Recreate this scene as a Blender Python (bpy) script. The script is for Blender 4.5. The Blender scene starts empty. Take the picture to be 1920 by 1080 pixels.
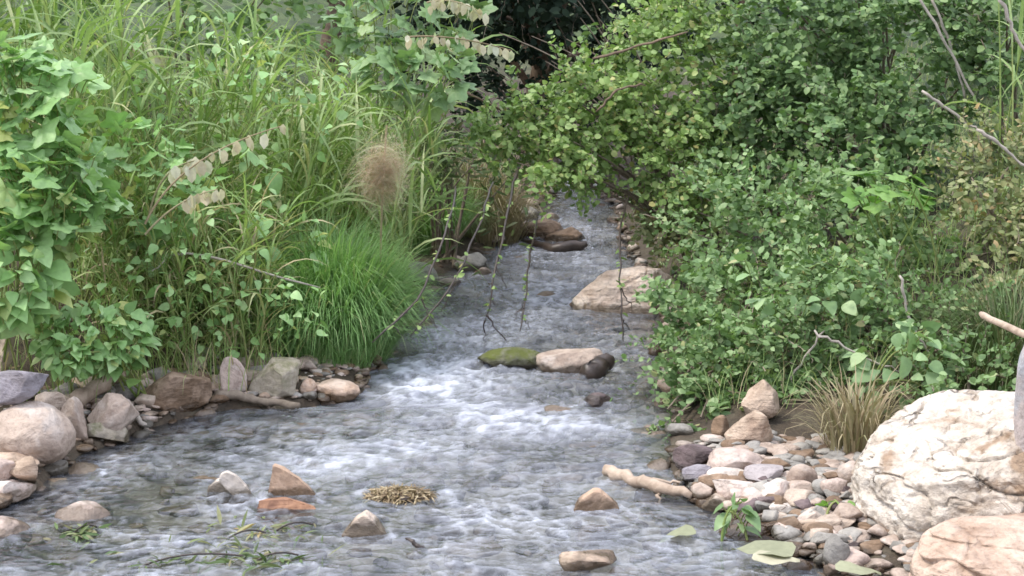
import bpy, bmesh, math, random
import numpy as np
from mathutils import Vector, Matrix
R = math.radians
random.seed(7); RG = np.random.default_rng(7)
S = bpy.context.scene
COL = S.collection

# ------------------------------------------------------------------ camera, sky, sun, exposure
H, FPX, HOR = 1.6, 3045.0, -40.0
PITCH = math.atan((540 - HOR) / FPX)
cam_d = bpy.data.cameras.new('camera'); cam = bpy.data.objects.new('camera', cam_d); COL.objects.link(cam)
cam.location = (0, 0, H); cam.rotation_euler = (math.pi/2 - PITCH, 0, 0)
cam_d.sensor_width = 36; cam_d.lens = 36 * FPX / 1920; cam_d.clip_end = 500; cam_d.clip_start = .05
S.camera = cam
W = bpy.data.worlds.new('World'); S.world = W; W.use_nodes = True
wn = W.node_tree; bg = wn.nodes['Background']
SUN_EL, SUN_AZ = R(58), R(-100)      # azimuth from +Y towards +X
sk = wn.nodes.new('ShaderNodeTexSky'); sk.sky_type = 'NISHITA'; sk.sun_disc = False
sk.sun_elevation = SUN_EL; sk.sun_rotation = SUN_AZ; sk.dust_density = 3.0; sk.air_density = 1.0
# an even veil of thin bright cloud over the blue: the photograph's light is flat and its water mirrors a pale sky
tcw = wn.nodes.new('ShaderNodeTexCoord'); cn = wn.nodes.new('ShaderNodeTexNoise'); cn.inputs['Scale'].default_value = 2.5; cn.inputs['Detail'].default_value = 5
wn.links.new(tcw.outputs['Generated'], cn.inputs['Vector'])
cr0 = wn.nodes.new('ShaderNodeMapRange'); cr0.inputs[1].default_value = .3; cr0.inputs[2].default_value = .7; cr0.inputs[3].default_value = .6; cr0.inputs[4].default_value = .95
wn.links.new(cn.outputs[0], cr0.inputs[0])
cmx = wn.nodes.new('ShaderNodeMix'); cmx.data_type = 'RGBA'; wn.links.new(cr0.outputs[0], cmx.inputs[0]); wn.links.new(sk.outputs[0], cmx.inputs[6]); cmx.inputs[7].default_value = (8.2, 8.6, 10.1, 1)
wn.links.new(cmx.outputs[2], bg.inputs[0]); bg.inputs[1].default_value = 0.15
sd = bpy.data.lights.new('sun', 'SUN'); sd.energy = 1.9; sd.angle = R(13); sd.color = (1, .95, .85)
so = bpy.data.objects.new('sun', sd); COL.objects.link(so)
sv = Vector((math.sin(SUN_AZ)*math.cos(SUN_EL), math.cos(SUN_AZ)*math.cos(SUN_EL), math.sin(SUN_EL)))
so.rotation_euler = sv.to_track_quat('Z', 'Y').to_euler(); so.location = (0, 0, 30)
S.view_settings.view_transform = 'Standard'; S.view_settings.look = 'None'
S.view_settings.exposure = 0.72; S.view_settings.gamma = 1
S.render.engine = 'CYCLES'
S.cycles.use_denoising = True; S.cycles.max_bounces = 7; S.cycles.transparent_max_bounces = 12
S.cycles.diffuse_bounces = 4; S.cycles.glossy_bounces = 3; S.cycles.sample_clamp_indirect = 4
S.cycles.caustics_reflective = False; S.cycles.caustics_refractive = False
S.cycles.pixel_filter_type = 'BLACKMAN_HARRIS'; S.cycles.filter_width = 1.6

# ------------------------------------------------------------------ pixel helpers (1920x1080 frame)
FW = Vector((0, math.cos(PITCH), -math.sin(PITCH))); UP = Vector((0, math.sin(PITCH), math.cos(PITCH)))
def ray(px, py): return FW*FPX + Vector((1, 0, 0))*(px-960) + UP*(540-py)
def at_z(px, py, z=0.0):
    d = ray(px, py); return Vector((0, 0, H)) + d*((z-H)/d.z)
def at_Y(px, py, Y):
    d = ray(px, py); return Vector((0, 0, H)) + d*(Y/d.y)

# ------------------------------------------------------------------ noise
_P = RG.permutation(256); _P = np.concatenate([_P, _P, _P])
_G = RG.normal(size=(256, 3)); _G /= np.linalg.norm(_G, axis=1)[:, None]
def perlin(p):
    p = np.asarray(p, float); i = np.floor(p).astype(int); f = p - i; i &= 255
    u = f*f*f*(f*(f*6-15)+10); out = np.zeros(len(p))
    for a in (0, 1):
        for b in (0, 1):
            for c in (0, 1):
                h = _P[_P[_P[(i[:, 0]+a) & 255]+((i[:, 1]+b) & 255)]+((i[:, 2]+c) & 255)] & 255
                g = _G[h]
                d = (f[:, 0]-a)*g[:, 0]+(f[:, 1]-b)*g[:, 1]+(f[:, 2]-c)*g[:, 2]
                w = (u[:, 0] if a else 1-u[:, 0])*(u[:, 1] if b else 1-u[:, 1])*(u[:, 2] if c else 1-u[:, 2])
                out += w*d
    return out
def fbm(p, o=4, g=.5):
    p = np.asarray(p, float); s = np.zeros(len(p)); a = 1.
    for k in range(o): s += a*perlin(p*(2**k)+k*17.3); a *= g
    return s
def p3(x, y, z=0.): return np.stack([x, y, np.full(np.shape(x), z) if np.isscalar(z) else z], -1)
def sst(a, b, x):
    t = np.clip((x-a)/(b-a), 0, 1); return t*t*(3-2*t)

# ------------------------------------------------------------------ stream outline and terrain
def edge(pts):
    w = sorted([(at_z(x, y).y, at_z(x, y).x) for x, y in pts]); return np.array(w)
LE = edge([(-260, 1080), (-60, 985), (70, 915), (140, 860), (250, 815), (390, 772), (560, 765), (640, 754), (676, 738), (700, 695), (730, 640), (755, 580), (790, 535), (860, 500), (915, 460), (965, 415), (1010, 385), (1040, 365)])
RE = edge([(1620, 1120), (1545, 1075), (1440, 1000), (1290, 935), (1255, 870), (1262, 780), (1235, 700), (1245, 620), (1225, 560), (1190, 500), (1165, 440), (1150, 400), (1150, 365)])
def left(y): return np.interp(y, LE[:, 0], LE[:, 1])
def right(y): return np.interp(y, RE[:, 0], RE[:, 1])
def edist(E, x, y):
    ax, ay = E[:-1, 1], E[:-1, 0]; bx, by = E[1:, 1], E[1:, 0]; dx, dy = bx-ax, by-ay
    best = np.full(len(x), 1e9)
    for i in range(len(ax)):
        t = np.clip(((x-ax[i])*dx[i]+(y-ay[i])*dy[i])/(dx[i]**2+dy[i]**2+1e-9), 0, 1)
        best = np.minimum(best, (x-ax[i]-t*dx[i])**2+(y-ay[i]-t*dy[i])**2)
    return np.sqrt(best)
def terrain(x, y):
    x = np.atleast_1d(np.asarray(x, float)); y = np.atleast_1d(np.asarray(y, float))
    dl = left(y)-x; dr = x-right(y)
    dl = np.sign(dl)*np.minimum(np.abs(dl), edist(LE, x, y)); dr = np.sign(dr)*np.minimum(np.abs(dr), edist(RE, x, y))
    n = fbm(p3(x*1.3, y*1.3, 3.1), 3)
    zl = .02+.035*sst(0, .12, dl)+.02*sst(.12, .5, dl)+.20*sst(.42, .85, dl)*sst(4.6, 5.6, y)+.75*sst(.6, 3.0, dl)+1.2*sst(3, 14, dl)
    back = sst(5.3, 6.4, y)
    zr = .015+.05*sst(0, .3, dr)+back*(.18*sst(.05, .6, dr)+.7*sst(.3, 2.5, dr))+.5*sst(1.2, 4, dr)+1.2*sst(3, 14, dr)
    ins = np.minimum(-dl, -dr)
    zb = -.02-.10*sst(-.02, .3, ins)+.02*n
    z = np.where(dl > 0, zl, np.where(dr > 0, zr, zb))
    z = z+np.where(ins < 0, .05*n*sst(0, .4, -ins), 0)
    z = z+2.2*sst(15, 26, y)+5*sst(26, 90, y)
    return z
_gx = np.arange(-6, 6.01, .025); _gy = np.arange(2, 16.01, .025); _GX, _GY = np.meshgrid(_gx, _gy)
_TG = terrain(_GX.ravel(), _GY.ravel()).reshape(_GX.shape)
def th(x, y):
    i, j = (x+6)/.025, (y-2)/.025
    if not (0 <= i < len(_gx)-1 and 0 <= j < len(_gy)-1): return float(terrain(x, y)[0])
    a, b = int(i), int(j); u, v = i-a, j-b
    return float((_TG[b, a]*(1-u)+_TG[b, a+1]*u)*(1-v)+(_TG[b+1, a]*(1-u)+_TG[b+1, a+1]*u)*v)
_hy = np.linspace(3.2, 14, 700)
def hit(px, py, up=0., floor=-.03):
    d = ray(px, py); P = np.array([0, 0, H])+np.array(d)[None]*(_hy/d.y)[:, None]
    z = np.maximum(terrain(P[:, 0], P[:, 1]), floor)+up; k = np.argmax(P[:, 2] < z)
    return at_Y(px, py, _hy[k])

# ------------------------------------------------------------------ materials
def nt(name):
    m = bpy.data.materials.new(name); m.use_nodes = True; t = m.node_tree
    return m, t, t.nodes, t.links, t.nodes['Principled BSDF']
def ramp(t, fac, stops):
    r = t.nodes.new('ShaderNodeValToRGB'); e = r.color_ramp.elements
    while len(e) < len(stops): e.new(.5)
    for k, (p, c) in enumerate(stops): e[k].position = p; e[k].color = (*c, 1)
    t.links.new(fac, r.inputs[0]); return r
def noise_node(t, vec, scale, detail=4, rough=.55, dist=0):
    n = t.nodes.new('ShaderNodeTexNoise'); n.inputs['Scale'].default_value = scale; n.inputs['Detail'].default_value = detail
    n.inputs['Roughness'].default_value = rough; n.inputs['Distortion'].default_value = dist
    if vec: t.links.new(vec, n.inputs['Vector'])
    return n
def mixc(t, fac, a, b, mode='MIX'):
    m = t.nodes.new('ShaderNodeMix'); m.data_type = 'RGBA'; m.blend_type = mode
    for s, v in ((m.inputs[0], fac), (m.inputs[6], a), (m.inputs[7], b)):
        if hasattr(v, 'is_output'): t.links.new(v, s)
        elif isinstance(v, tuple): s.default_value = (*v, 1)
        else: s.default_value = v
    return m.outputs[2]
def mth(t, op, a, b=0., clamp=False):
    m = t.nodes.new('ShaderNodeMath'); m.operation = op; m.use_clamp = clamp
    for s, v in ((m.inputs[0], a), (m.inputs[1], b)):
        if hasattr(v, 'is_output'): t.links.new(v, s)
        else: s.default_value = v
    return m.outputs[0]
def leafmat(name, stops, trans=.34, rough=.5, spec=.3, gain=1.28):
    stops = [(p, tuple(min(v*gain, .6) for v in c)) for p, c in stops]
    m, t, N, L, b = nt(name)
    at = N.new('ShaderNodeAttribute'); at.attribute_name = 'rnd'
    oi = N.new('ShaderNodeObjectInfo')
    f = mth(t, 'FRACT', mth(t, 'ADD', at.outputs['Fac'], oi.outputs['Random']))
    r = ramp(t, f, stops)
    g = N.new('ShaderNodeNewGeometry')
    n = noise_node(t, g.outputs['Position'], 60, 3)
    n2 = noise_node(t, g.outputs['Position'], 3.0, 2)
    k = mth(t, 'ADD', mth(t, 'MULTIPLY', n.outputs[0], .5), .75)
    k = mth(t, 'MULTIPLY', k, mth(t, 'ADD', mth(t, 'MULTIPLY', n2.outputs[0], .7), .65))
    c = mixc(t, 1.0, r.outputs[0], k, 'MULTIPLY')
    L.new(c, b.inputs['Base Color']); b.inputs['Roughness'].default_value = rough
    b.inputs['Specular IOR Level'].default_value = spec
    tr = N.new('ShaderNodeBsdfTranslucent'); L.new(mixc(t, 1.0, c, (1.0, 1.15, .55), 'MULTIPLY'), tr.inputs[0])
    mx = N.new('ShaderNodeMixShader'); mx.inputs[0].default_value = trans
    L.new(b.outputs[0], mx.inputs[1]); L.new(tr.outputs[0], mx.inputs[2]); L.new(mx.outputs[0], N['Material Output'].inputs[0])
    return m
def rockmat(name, c1, c2, c3=None, layer=0., moss=0., bump=.9, scale=1., wet=True, gain=.84, cracks=0.):
    c1, c2, c3 = [tuple(v*gain*k for v, k in zip(c, (1, .97, .93))) if c else None for c in (c1, c2, c3)]
    m, t, N, L, b = nt(name)
    tc = N.new('ShaderNodeTexCoord'); oi = N.new('ShaderNodeObjectInfo'); g = N.new('ShaderNodeNewGeometry')
    va = N.new('ShaderNodeVectorMath'); va.operation = 'ADD'; L.new(tc.outputs['Object'], va.inputs[0])
    vm = N.new('ShaderNodeVectorMath'); vm.operation = 'SCALE'; vm.inputs[0].default_value = (13, 7, 19); L.new(oi.outputs['Random'], vm.inputs['Scale'])
    L.new(vm.outputs[0], va.inputs[1]); v = va.outputs[0]
    n1 = noise_node(t, v, 9*scale, 6, .62, .6); n2 = noise_node(t, v, 55*scale, 5, .7)
    c = ramp(t, n1.outputs[0], [(.32, c2), (.62, c1)]).outputs[0]
    if c3:
        n3 = noise_node(t, v, 5*scale, 4, .6, 1.2)
        c = mixc(t, ramp(t, n3.outputs[0], [(.5, (0, 0, 0)), (.66, (1, 1, 1))]).outputs[0], c, c3)
    sp = ramp(t, n2.outputs[0], [(.3, (.62, .6, .58)), (.5, (1, 1, 1)), (.75, (1.15, 1.14, 1.1))]).outputs[0]
    c = mixc(t, .8, c, sp, 'MULTIPLY')
    hgt = mth(t, 'ADD', mth(t, 'MULTIPLY', n1.outputs[0], 1.2), mth(t, 'MULTIPLY', n2.outputs[0], .35))
    if layer:
        mp = N.new('ShaderNodeMapping'); mp.inputs['Scale'].default_value = (3, 3, 40*layer); L.new(v, mp.inputs[0])
        nl = noise_node(t, mp.outputs[0], 1.6*scale, 4, .6, .5)
        c = mixc(t, .75, c, ramp(t, nl.outputs[0], [(.36, (.6, .55, .5)), (.55, (1.05, 1.02, 1))]).outputs[0], 'MULTIPLY')
        hgt = mth(t, 'ADD', hgt, nl.outputs[0])
    if cracks:
        nd = noise_node(t, v, 6, 3); vv = N.new('ShaderNodeVectorMath'); vv.operation = 'ADD'; L.new(v, vv.inputs[0])
        sc_ = N.new('ShaderNodeVectorMath'); sc_.operation = 'SCALE'; sc_.inputs['Scale'].default_value = .22; L.new(nd.outputs['Color'], sc_.inputs[0]); L.new(sc_.outputs[0], vv.inputs[1])
        vo = N.new('ShaderNodeTexVoronoi'); vo.feature = 'DISTANCE_TO_EDGE'; vo.inputs['Scale'].default_value = cracks; L.new(vv.outputs[0], vo.inputs['Vector'])
        ck = ramp(t, vo.outputs['Distance'], [(0, (.66, .60, .54)), (.05, (1, 1, 1))]).outputs[0]
        nk = noise_node(t, v, 7, 2); ckf = mth(t, 'MULTIPLY', mth(t, 'SUBTRACT', nk.outputs[0], .42), 5, True)
        c = mixc(t, ckf, c, mixc(t, 1.0, c, ck, 'MULTIPLY'))
        hgt = mth(t, 'ADD', hgt, mth(t, 'MULTIPLY', mth(t, 'MULTIPLY', vo.outputs['Distance'], 12, True), mth(t, 'MULTIPLY', ckf, .6)))
    if moss:
        nm = noise_node(t, v, 14, 5, .7)
        sx = N.new('ShaderNodeSeparateXYZ'); L.new(g.outputs['Normal'], sx.inputs[0])
        f = mth(t, 'MULTIPLY', mth(t, 'ADD', mth(t, 'MULTIPLY', nm.outputs[0], 4), -2+moss), mth(t, 'ADD', sx.outputs[2], .5, True), True)
        c = mixc(t, f, c, (.10, .115, .02))
    rgh = .82
    if wet:
        sx = N.new('ShaderNodeSeparateXYZ'); L.new(g.outputs['Position'], sx.inputs[0])
        nw = noise_node(t, g.outputs['Position'], 18, 3)
        w = mth(t, 'SUBTRACT', mth(t, 'ADD', mth(t, 'MULTIPLY', nw.outputs[0], .06), .020), sx.outputs[2])
        w = mth(t, 'MULTIPLY', w, 60, True)
        c = mixc(t, w, c, mixc(t, 1.0, c, (.34, .32, .28), 'MULTIPLY'))
        L.new(mth(t, 'SUBTRACT', .82, mth(t, 'MULTIPLY', w, .6)), b.inputs['Roughness'])
    else: b.inputs['Roughness'].default_value = rgh
    L.new(c, b.inputs['Base Color'])
    bp = N.new('ShaderNodeBump'); bp.inputs['Strength'].default_value = bump; bp.inputs['Distance'].default_value = .018
    L.new(hgt, bp.inputs['Height']); L.new(bp.outputs[0], b.inputs['Normal'])
    return m
def woodmat(name, c1, c2, rough=.8):
    m, t, N, L, b = nt(name)
    tc = N.new('ShaderNodeTexCoord'); n = noise_node(t, tc.outputs['Object'], 35, 5, .65, .5); n2 = noise_node(t, tc.outputs['Object'], 7, 3)
    L.new(ramp(t, mth(t, 'ADD', mth(t, 'MULTIPLY', n.outputs[0], .6), mth(t, 'MULTIPLY', n2.outputs[0], .4)), [(.35, c2), (.62, c1)]).outputs[0], b.inputs['Base Color'])
    b.inputs['Roughness'].default_value = rough
    bp = N.new('ShaderNodeBump'); bp.inputs['Strength'].default_value = .6; bp.inputs['Distance'].default_value = .006
    L.new(n.outputs[0], bp.inputs['Height']); L.new(bp.outputs[0], b.inputs['Normal'])
    return m

M = {}
M['tan'] = rockmat('tan_stone', (.56, .46, .39), (.36, .28, .23), (.62, .55, .50))
M['sand'] = rockmat('sandy_stone', (.62, .51, .41), (.40, .30, .23), layer=.35)
M['pink'] = rockmat('pinkish_stone', (.66, .54, .48), (.44, .35, .31), (.72, .65, .60))
M['pale'] = rockmat('pale_stone', (.64, .56, .48), (.46, .38, .32), layer=.3)
M['grey'] = rockmat('grey_stone', (.37, .36, .34), (.22, .21, .19), (.45, .43, .39))
M['moss'] = rockmat('mossy_stone', (.34, .33, .28), (.18, .17, .13), moss=1.0)
M['mossy'] = rockmat('mossed_pale_stone', (.52, .47, .40), (.30, .27, .2), moss=.15)
M['slate'] = rockmat('slate_stone', (.36, .35, .40), (.2, .19, .23), layer=.3)
M['lav'] = rockmat('lavender_stone', (.50, .46, .47), (.34, .31, .32))
M['dark'] = rockmat('dark_purple_stone', (.17, .13, .14), (.08, .06, .06), (.24, .19, .19), layer=.4)
M['brown'] = rockmat('brown_stone', (.30, .21, .14), (.16, .11, .07), (.42, .32, .24), layer=.4)
M['orange'] = rockmat('orange_stone', (.64, .47, .35), (.44, .30, .21), (.68, .56, .47))
M['white'] = rockmat('white_stone', (.68, .63, .58), (.48, .42, .36), gain=.92)
M['rosy'] = rockmat('rosy_layered_stone', (.80, .68, .59), (.56, .44, .36), (.84, .76, .68), layer=.4, gain=.98, cracks=6.)
M['cliff'] = rockmat('white_limestone', (.76, .71, .64), (.48, .41, .34), (.36, .26, .18), bump=1.4, scale=.9, wet=False, gain=.92, cracks=7.)
M['slab'] = rockmat('layered_pink_slab', (.66, .53, .44), (.46, .33, .25), layer=.5, bump=1.1, wet=False, gain=.88, cracks=4.)
M['post'] = rockmat('weathered_grey', (.62, .55, .53), (.45, .41, .41), (.40, .44, .50), wet=False)
M['bark'] = woodmat('bark', (.20, .14, .09), (.07, .045, .03))
M['twig'] = woodmat('twig_bark', (.26, .21, .16), (.12, .09, .06))
M['drift'] = woodmat('driftwood', (.48, .38, .29), (.24, .17, .12))
M['driftdark'] = woodmat('wet_driftwood', (.07, .05, .04), (.02, .015, .012), .4)
M['redwood'] = woodmat('reddish_wet_wood', (.42, .22, .12), (.16, .07, .04), .5)
M['greystick'] = woodmat('grey_stick', (.46, .41, .35), (.28, .24, .20))
M['straw'] = leafmat('dry_straw', [(0, (.20, .19, .10)), (.5, (.31, .26, .16)), (1, (.20, .15, .09))], .15, .6, .2)
M['litter'] = leafmat('brown_litter', [(0, (.12, .08, .045)), (.6, (.24, .18, .10)), (1, (.34, .28, .17))], .1, .5, .4)
M['stalk'] = leafmat('green_stalk', [(0, (.14, .2, .05)), (1, (.22, .24, .09))], .1)
M['vine'] = leafmat('vine_leaf', [(0, (.14, .25, .08)), (.5, (.22, .36, .14)), (.9, (.30, .43, .20)), (1, (.36, .38, .12))], .3, .42, .42)
M['vinegrey'] = leafmat('greyish_vine_leaf', [(0, (.13, .21, .09)), (.6, (.20, .30, .14)), (1, (.28, .36, .18))], .28, .46, .35)
M['reed'] = leafmat('reed_blade', [(0, (.12, .185, .055)), (.45, (.20, .285, .10)), (.85, (.29, .37, .17)), (1, (.42, .40, .22))], .35, .45, .35)
M['grass'] = leafmat('soft_grass', [(0, (.12, .22, .07)), (.6, (.19, .32, .12)), (.93, (.28, .40, .18)), (1, (.36, .36, .2))], .38, .5, .3)
M['grassmix'] = leafmat('tangled_grass', [(0, (.15, .23, .07)), (.5, (.25, .35, .12)), (.75, (.33, .38, .17)), (.83, (.42, .36, .22)), (1, (.36, .28, .18))], .3, .5, .3)
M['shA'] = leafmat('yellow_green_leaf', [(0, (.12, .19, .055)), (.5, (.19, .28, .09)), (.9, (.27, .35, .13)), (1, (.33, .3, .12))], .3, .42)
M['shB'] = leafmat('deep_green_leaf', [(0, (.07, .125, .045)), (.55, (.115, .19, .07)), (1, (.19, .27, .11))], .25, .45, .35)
M['shC'] = leafmat('blue_green_leaf', [(0, (.095, .16, .06)), (.55, (.155, .24, .095)), (.95, (.24, .33, .155)), (1, (.3, .28, .13))], .28, .45, .35)
M['shD'] = leafmat('olive_leaf', [(0, (.12, .15, .06)), (.5, (.20, .23, .10)), (.85, (.27, .27, .14)), (1, (.36, .25, .13))], .28, .45)
M['shadeleaf'] = leafmat('shade_toned_leaf', [(0, (.012, .022, .014)), (.8, (.02, .035, .02)), (1, (.04, .06, .035))], .05, .7, .15)  # near-black leaf colour with the shade of the hollow put into it
M['weed'] = leafmat('weed_leaf', [(0, (.06, .10, .035)), (.6, (.11, .15, .06)), (1, (.19, .17, .1))], .2, .55, .3)
M['bright'] = leafmat('bright_leaf', [(0, (.13, .25, .06)), (1, (.22, .35, .11))], .35, .45)
M['palefallen'] = leafmat('pale_fallen_leaf', [(0, (.20, .21, .13)), (1, (.33, .31, .22))], .1, .6, .2)
M['husk'] = leafmat('pale_husk', [(0, (.42, .36, .24)), (1, (.58, .52, .38))], .3, .6, .2)
M['plume'] = leafmat('reddish_plume', [(0, (.42, .27, .2)), (.6, (.54, .38, .3)), (1, (.6, .46, .38))], .3, .7, .1)

# soil
def soilmat():
    m, t, N, L, b = nt('soil')
    g = N.new('ShaderNodeNewGeometry'); n = noise_node(t, g.outputs['Position'], 6, 8, .65); n2 = noise_node(t, g.outputs['Position'], 70, 4, .7)
    c = ramp(t, n.outputs[0], [(.35, (.045, .035, .022)), (.5, (.085, .062, .04)), (.65, (.12, .10, .065))]).outputs[0]
    sx = N.new('ShaderNodeSeparateXYZ'); L.new(g.outputs['Position'], sx.inputs[0])
    far = mth(t, 'MULTIPLY', mth(t, 'SUBTRACT', sx.outputs[2], .45), 3, True)
    c = mixc(t, far, c, ramp(t, n.outputs[0], [(.35, (.035, .055, .02)), (.65, (.09, .13, .04))]).outputs[0])
    bed = mth(t, 'MULTIPLY', mth(t, 'SUBTRACT', .0, sx.outputs[2]), 40, True)
    c = mixc(t, bed, c, ramp(t, n.outputs[0], [(.35, (.20, .18, .15)), (.65, (.36, .32, .28))]).outputs[0])
    c = mixc(t, .7, c, ramp(t, n2.outputs[0], [(.3, (.5, .5, .5)), (.7, (1.2, 1.2, 1.2))]).outputs[0], 'MULTIPLY')
    L.new(c, b.inputs['Base Color']); b.inputs['Roughness'].default_value = .9
    bp = N.new('ShaderNodeBump'); bp.inputs['Strength'].default_value = .8; bp.inputs['Distance'].default_value = .02
    L.new(n2.outputs[0], bp.inputs['Height']); L.new(bp.outputs[0], b.inputs['Normal'])
    return m
M['soil'] = soilmat()
def watermat():
    m, t, N, L, b = nt('stream_water'); N.remove(b)
    g = N.new('ShaderNodeNewGeometry')
    n = noise_node(t, g.outputs['Position'], 38, 2, .5, .8)
    bp = N.new('ShaderNodeBump'); bp.inputs['Strength'].default_value = .6; bp.inputs['Distance'].default_value = .006
    L.new(n.outputs[0], bp.inputs['Height'])
    fr = N.new('ShaderNodeFresnel'); fr.inputs['IOR'].default_value = 1.55; L.new(bp.outputs[0], fr.inputs['Normal'])
    gl = N.new('ShaderNodeBsdfGlossy'); gl.inputs['Roughness'].default_value = .04; L.new(bp.outputs[0], gl.inputs['Normal'])
    tp = N.new('ShaderNodeBsdfTransparent'); tp.inputs[0].default_value = (.90, .94, .93, 1)
    df = N.new('ShaderNodeBsdfDiffuse'); df.inputs[0].default_value = (.46, .49, .53, 1)
    m0 = N.new('ShaderNodeMixShader'); m0.inputs[0].default_value = .03; L.new(tp.outputs[0], m0.inputs[1]); L.new(df.outputs[0], m0.inputs[2])
    mx = N.new('ShaderNodeMixShader'); L.new(fr.outputs[0], mx.inputs[0]); L.new(m0.outputs[0], mx.inputs[1]); L.new(gl.outputs[0], mx.inputs[2])
    fo = N.new('ShaderNodeBsdfDiffuse'); fo.inputs[0].default_value = (.68, .71, .79, 1)
    at = N.new('ShaderNodeAttribute'); at.attribute_name = 'foam_sheen'  # foam amount, with painted ripple brightness mixed in
    nf = noise_node(t, g.outputs['Position'], 90, 3, .7)
    f = mth(t, 'MULTIPLY', at.outputs['Fac'], mth(t, 'ADD', mth(t, 'MULTIPLY', nf.outputs[0], .9), .5), True)
    m2 = N.new('ShaderNodeMixShader'); L.new(f, m2.inputs[0]); L.new(mx.outputs[0], m2.inputs[1]); L.new(fo.outputs[0], m2.inputs[2])
    L.new(m2.outputs[0], N['Material Output'].inputs[0])
    return m
M['water'] = watermat()

# ------------------------------------------------------------------ mesh helpers
def mesh_np(name, V, F, mat=None, smooth=True, rnd=None, attr='rnd'):
    """V (n,3), F (m,3) or (m,4) int array"""
    me = bpy.data.meshes.new(name); V = np.ascontiguousarray(V, np.float32); F = np.ascontiguousarray(F, np.int32)
    k = F.shape[1]
    me.vertices.add(len(V)); me.vertices.foreach_set('co', V.ravel())
    me.loops.add(F.size); me.loops.foreach_set('vertex_index', F.ravel())
    me.polygons.add(len(F)); me.polygons.foreach_set('loop_start', np.arange(0, F.size, k, dtype=np.int32))
    me.polygons.foreach_set('loop_total', np.full(len(F), k, np.int32))
    me.polygons.foreach_set('use_smooth', np.full(len(F), smooth, bool))
    if rnd is not None:
        a = me.attributes.new(attr, 'FLOAT', 'POINT'); a.data.foreach_set('value', np.ascontiguousarray(rnd, np.float32))
    me.update(calc_edges=True)
    if mat: me.materials.append(mat)
    return me
def link(name, me, parent=None, loc=None, label=None, cat=None, group=None, kind=None):
    o = bpy.data.objects.new(name, me); COL.objects.link(o)
    if parent: o.parent = parent
    if loc is not None: o.location = loc
    if label: o['label'] = label
    if cat: o['category'] = cat
    if group: o['group'] = group
    if kind: o['kind'] = kind
    return o
def thing(name, label, cat, loc, group=None): return link(name, None, None, loc, label, cat, group)
def tube(pts, rad, k=6):
    """returns V,F for a tube along pts"""
    pts = np.asarray(pts, float); n = len(pts); rad = np.broadcast_to(np.asarray(rad, float), (n,))
    T = np.gradient(pts, axis=0); T /= np.linalg.norm(T, axis=1)[:, None]+1e-9
    ref = np.array([0, 0, 1.]) if abs(T[0][2]) < .9 else np.array([1., 0, 0])
    U = np.cross(T, ref); U /= np.linalg.norm(U, axis=1)[:, None]+1e-9; Wv = np.cross(T, U)
    a = np.linspace(0, 2*np.pi, k, endpoint=False)
    V = (pts[:, None]+rad[:, None, None]*(np.cos(a)[None, :, None]*U[:, None]+np.sin(a)[None, :, None]*Wv[:, None])).reshape(-1, 3)
    F = []
    for i in range(n-1):
        for j in range(k): F.append((i*k+j, i*k+(j+1) % k, (i+1)*k+(j+1) % k, (i+1)*k+j))
    return V, np.array(F)
def join(parts):
    V, F, o = [], [], 0
    for v, f in parts: V.append(v); F.append(np.asarray(f)+o); o += len(v)
    return np.concatenate(V), np.concatenate(F)
def bez(a, b, c, n=8):
    t = np.linspace(0, 1, n)[:, None]; a, b, c = (np.array(q, float) for q in (a, b, c))
    return (1-t)**2*a+2*t*(1-t)*b+t*t*c

# leaf templates: unit length along +Y from origin, normal +Z
def strip_leaf(ts, ws, fold=.12, bend=.15, mid=True):
    V = []; ts = np.array(ts); ws = np.array(ws)
    for t, w in zip(ts, ws):
        z = -bend*t*t
        V += [(-w, t, z+fold*w), (0, t, z), (w, t, z+fold*w)]
    F = []
    for i in range(len(ts)-1):
        for j in (0, 1):
            a = i*3+j; F += [(a, a+1, a+4), (a, a+4, a+3)]
    return np.array(V, float), np.array(F)
def lobed(seed):
    r = random.Random(seed); out = []
    prof = [(0, .10), (.35, .34), (.62, .56), (.78, .47), (1.05, .62), (1.35, .50), (1.57, .60)]   # angle from -y, radius
    n = 22; V = [(0, .12, 0)]; ph = r.uniform(-.15, .15)
    for i in range(n+1):
        a = -math.pi*.97+2*math.pi*.97*i/n       # 0 = tip (+y)
        rr = .50+.13*math.cos(5*a+ph)+.08*math.cos(a)-.10*math.exp(-((abs(a)-math.pi)/.35)**2)*3+r.uniform(-.02, .02)
        rr = max(rr, .06)
        x, y = rr*math.sin(a), .30+rr*math.cos(a)
        V.append((x, y, .06*math.cos(5*a)*rr-.22*rr*rr+.10*abs(x)))
    F = [(0, i+1, i) for i in range(1, n+1)]
    V2 = [V[0]]; F2 = []
    for i in range(1, n+2):
        p = V[i]; m = ((p[0]*.5), (V[0][1]+p[1])*.5, p[2]*.2+.03*math.cos(5*(-math.pi*.97+2*math.pi*.97*(i-1)/n)))
        V2.append(m)
    for i in range(1, n+2): V2.append(V[i])
    for i in range(1, n+1):
        F2.append((0, i+1, i)); a, b = i, i+1; c, d = n+1+i, n+2+i
        F2 += [(a, b, d), (a, d, c)]
    return np.array(V2, float), np.array(F2)
def heart(seed, k=.42):
    r = random.Random(seed)
    ts = [0, -.10, .1, .35, .6, .82, 1.0]; ts = [-.08, .02, .2, .42, .65, .85, 1]
    ws = [.16, .34, k, k*.92, k*.66, k*.32, .01]
    V, F = strip_leaf(ts, ws, .18+r.uniform(-.1, .1), .2+r.uniform(-.15, .15))
    V[:, 2] += .03*np.sin(V[:, 1]*9+r.random()*6)*np.sign(V[:, 0])
    return V, F
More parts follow.
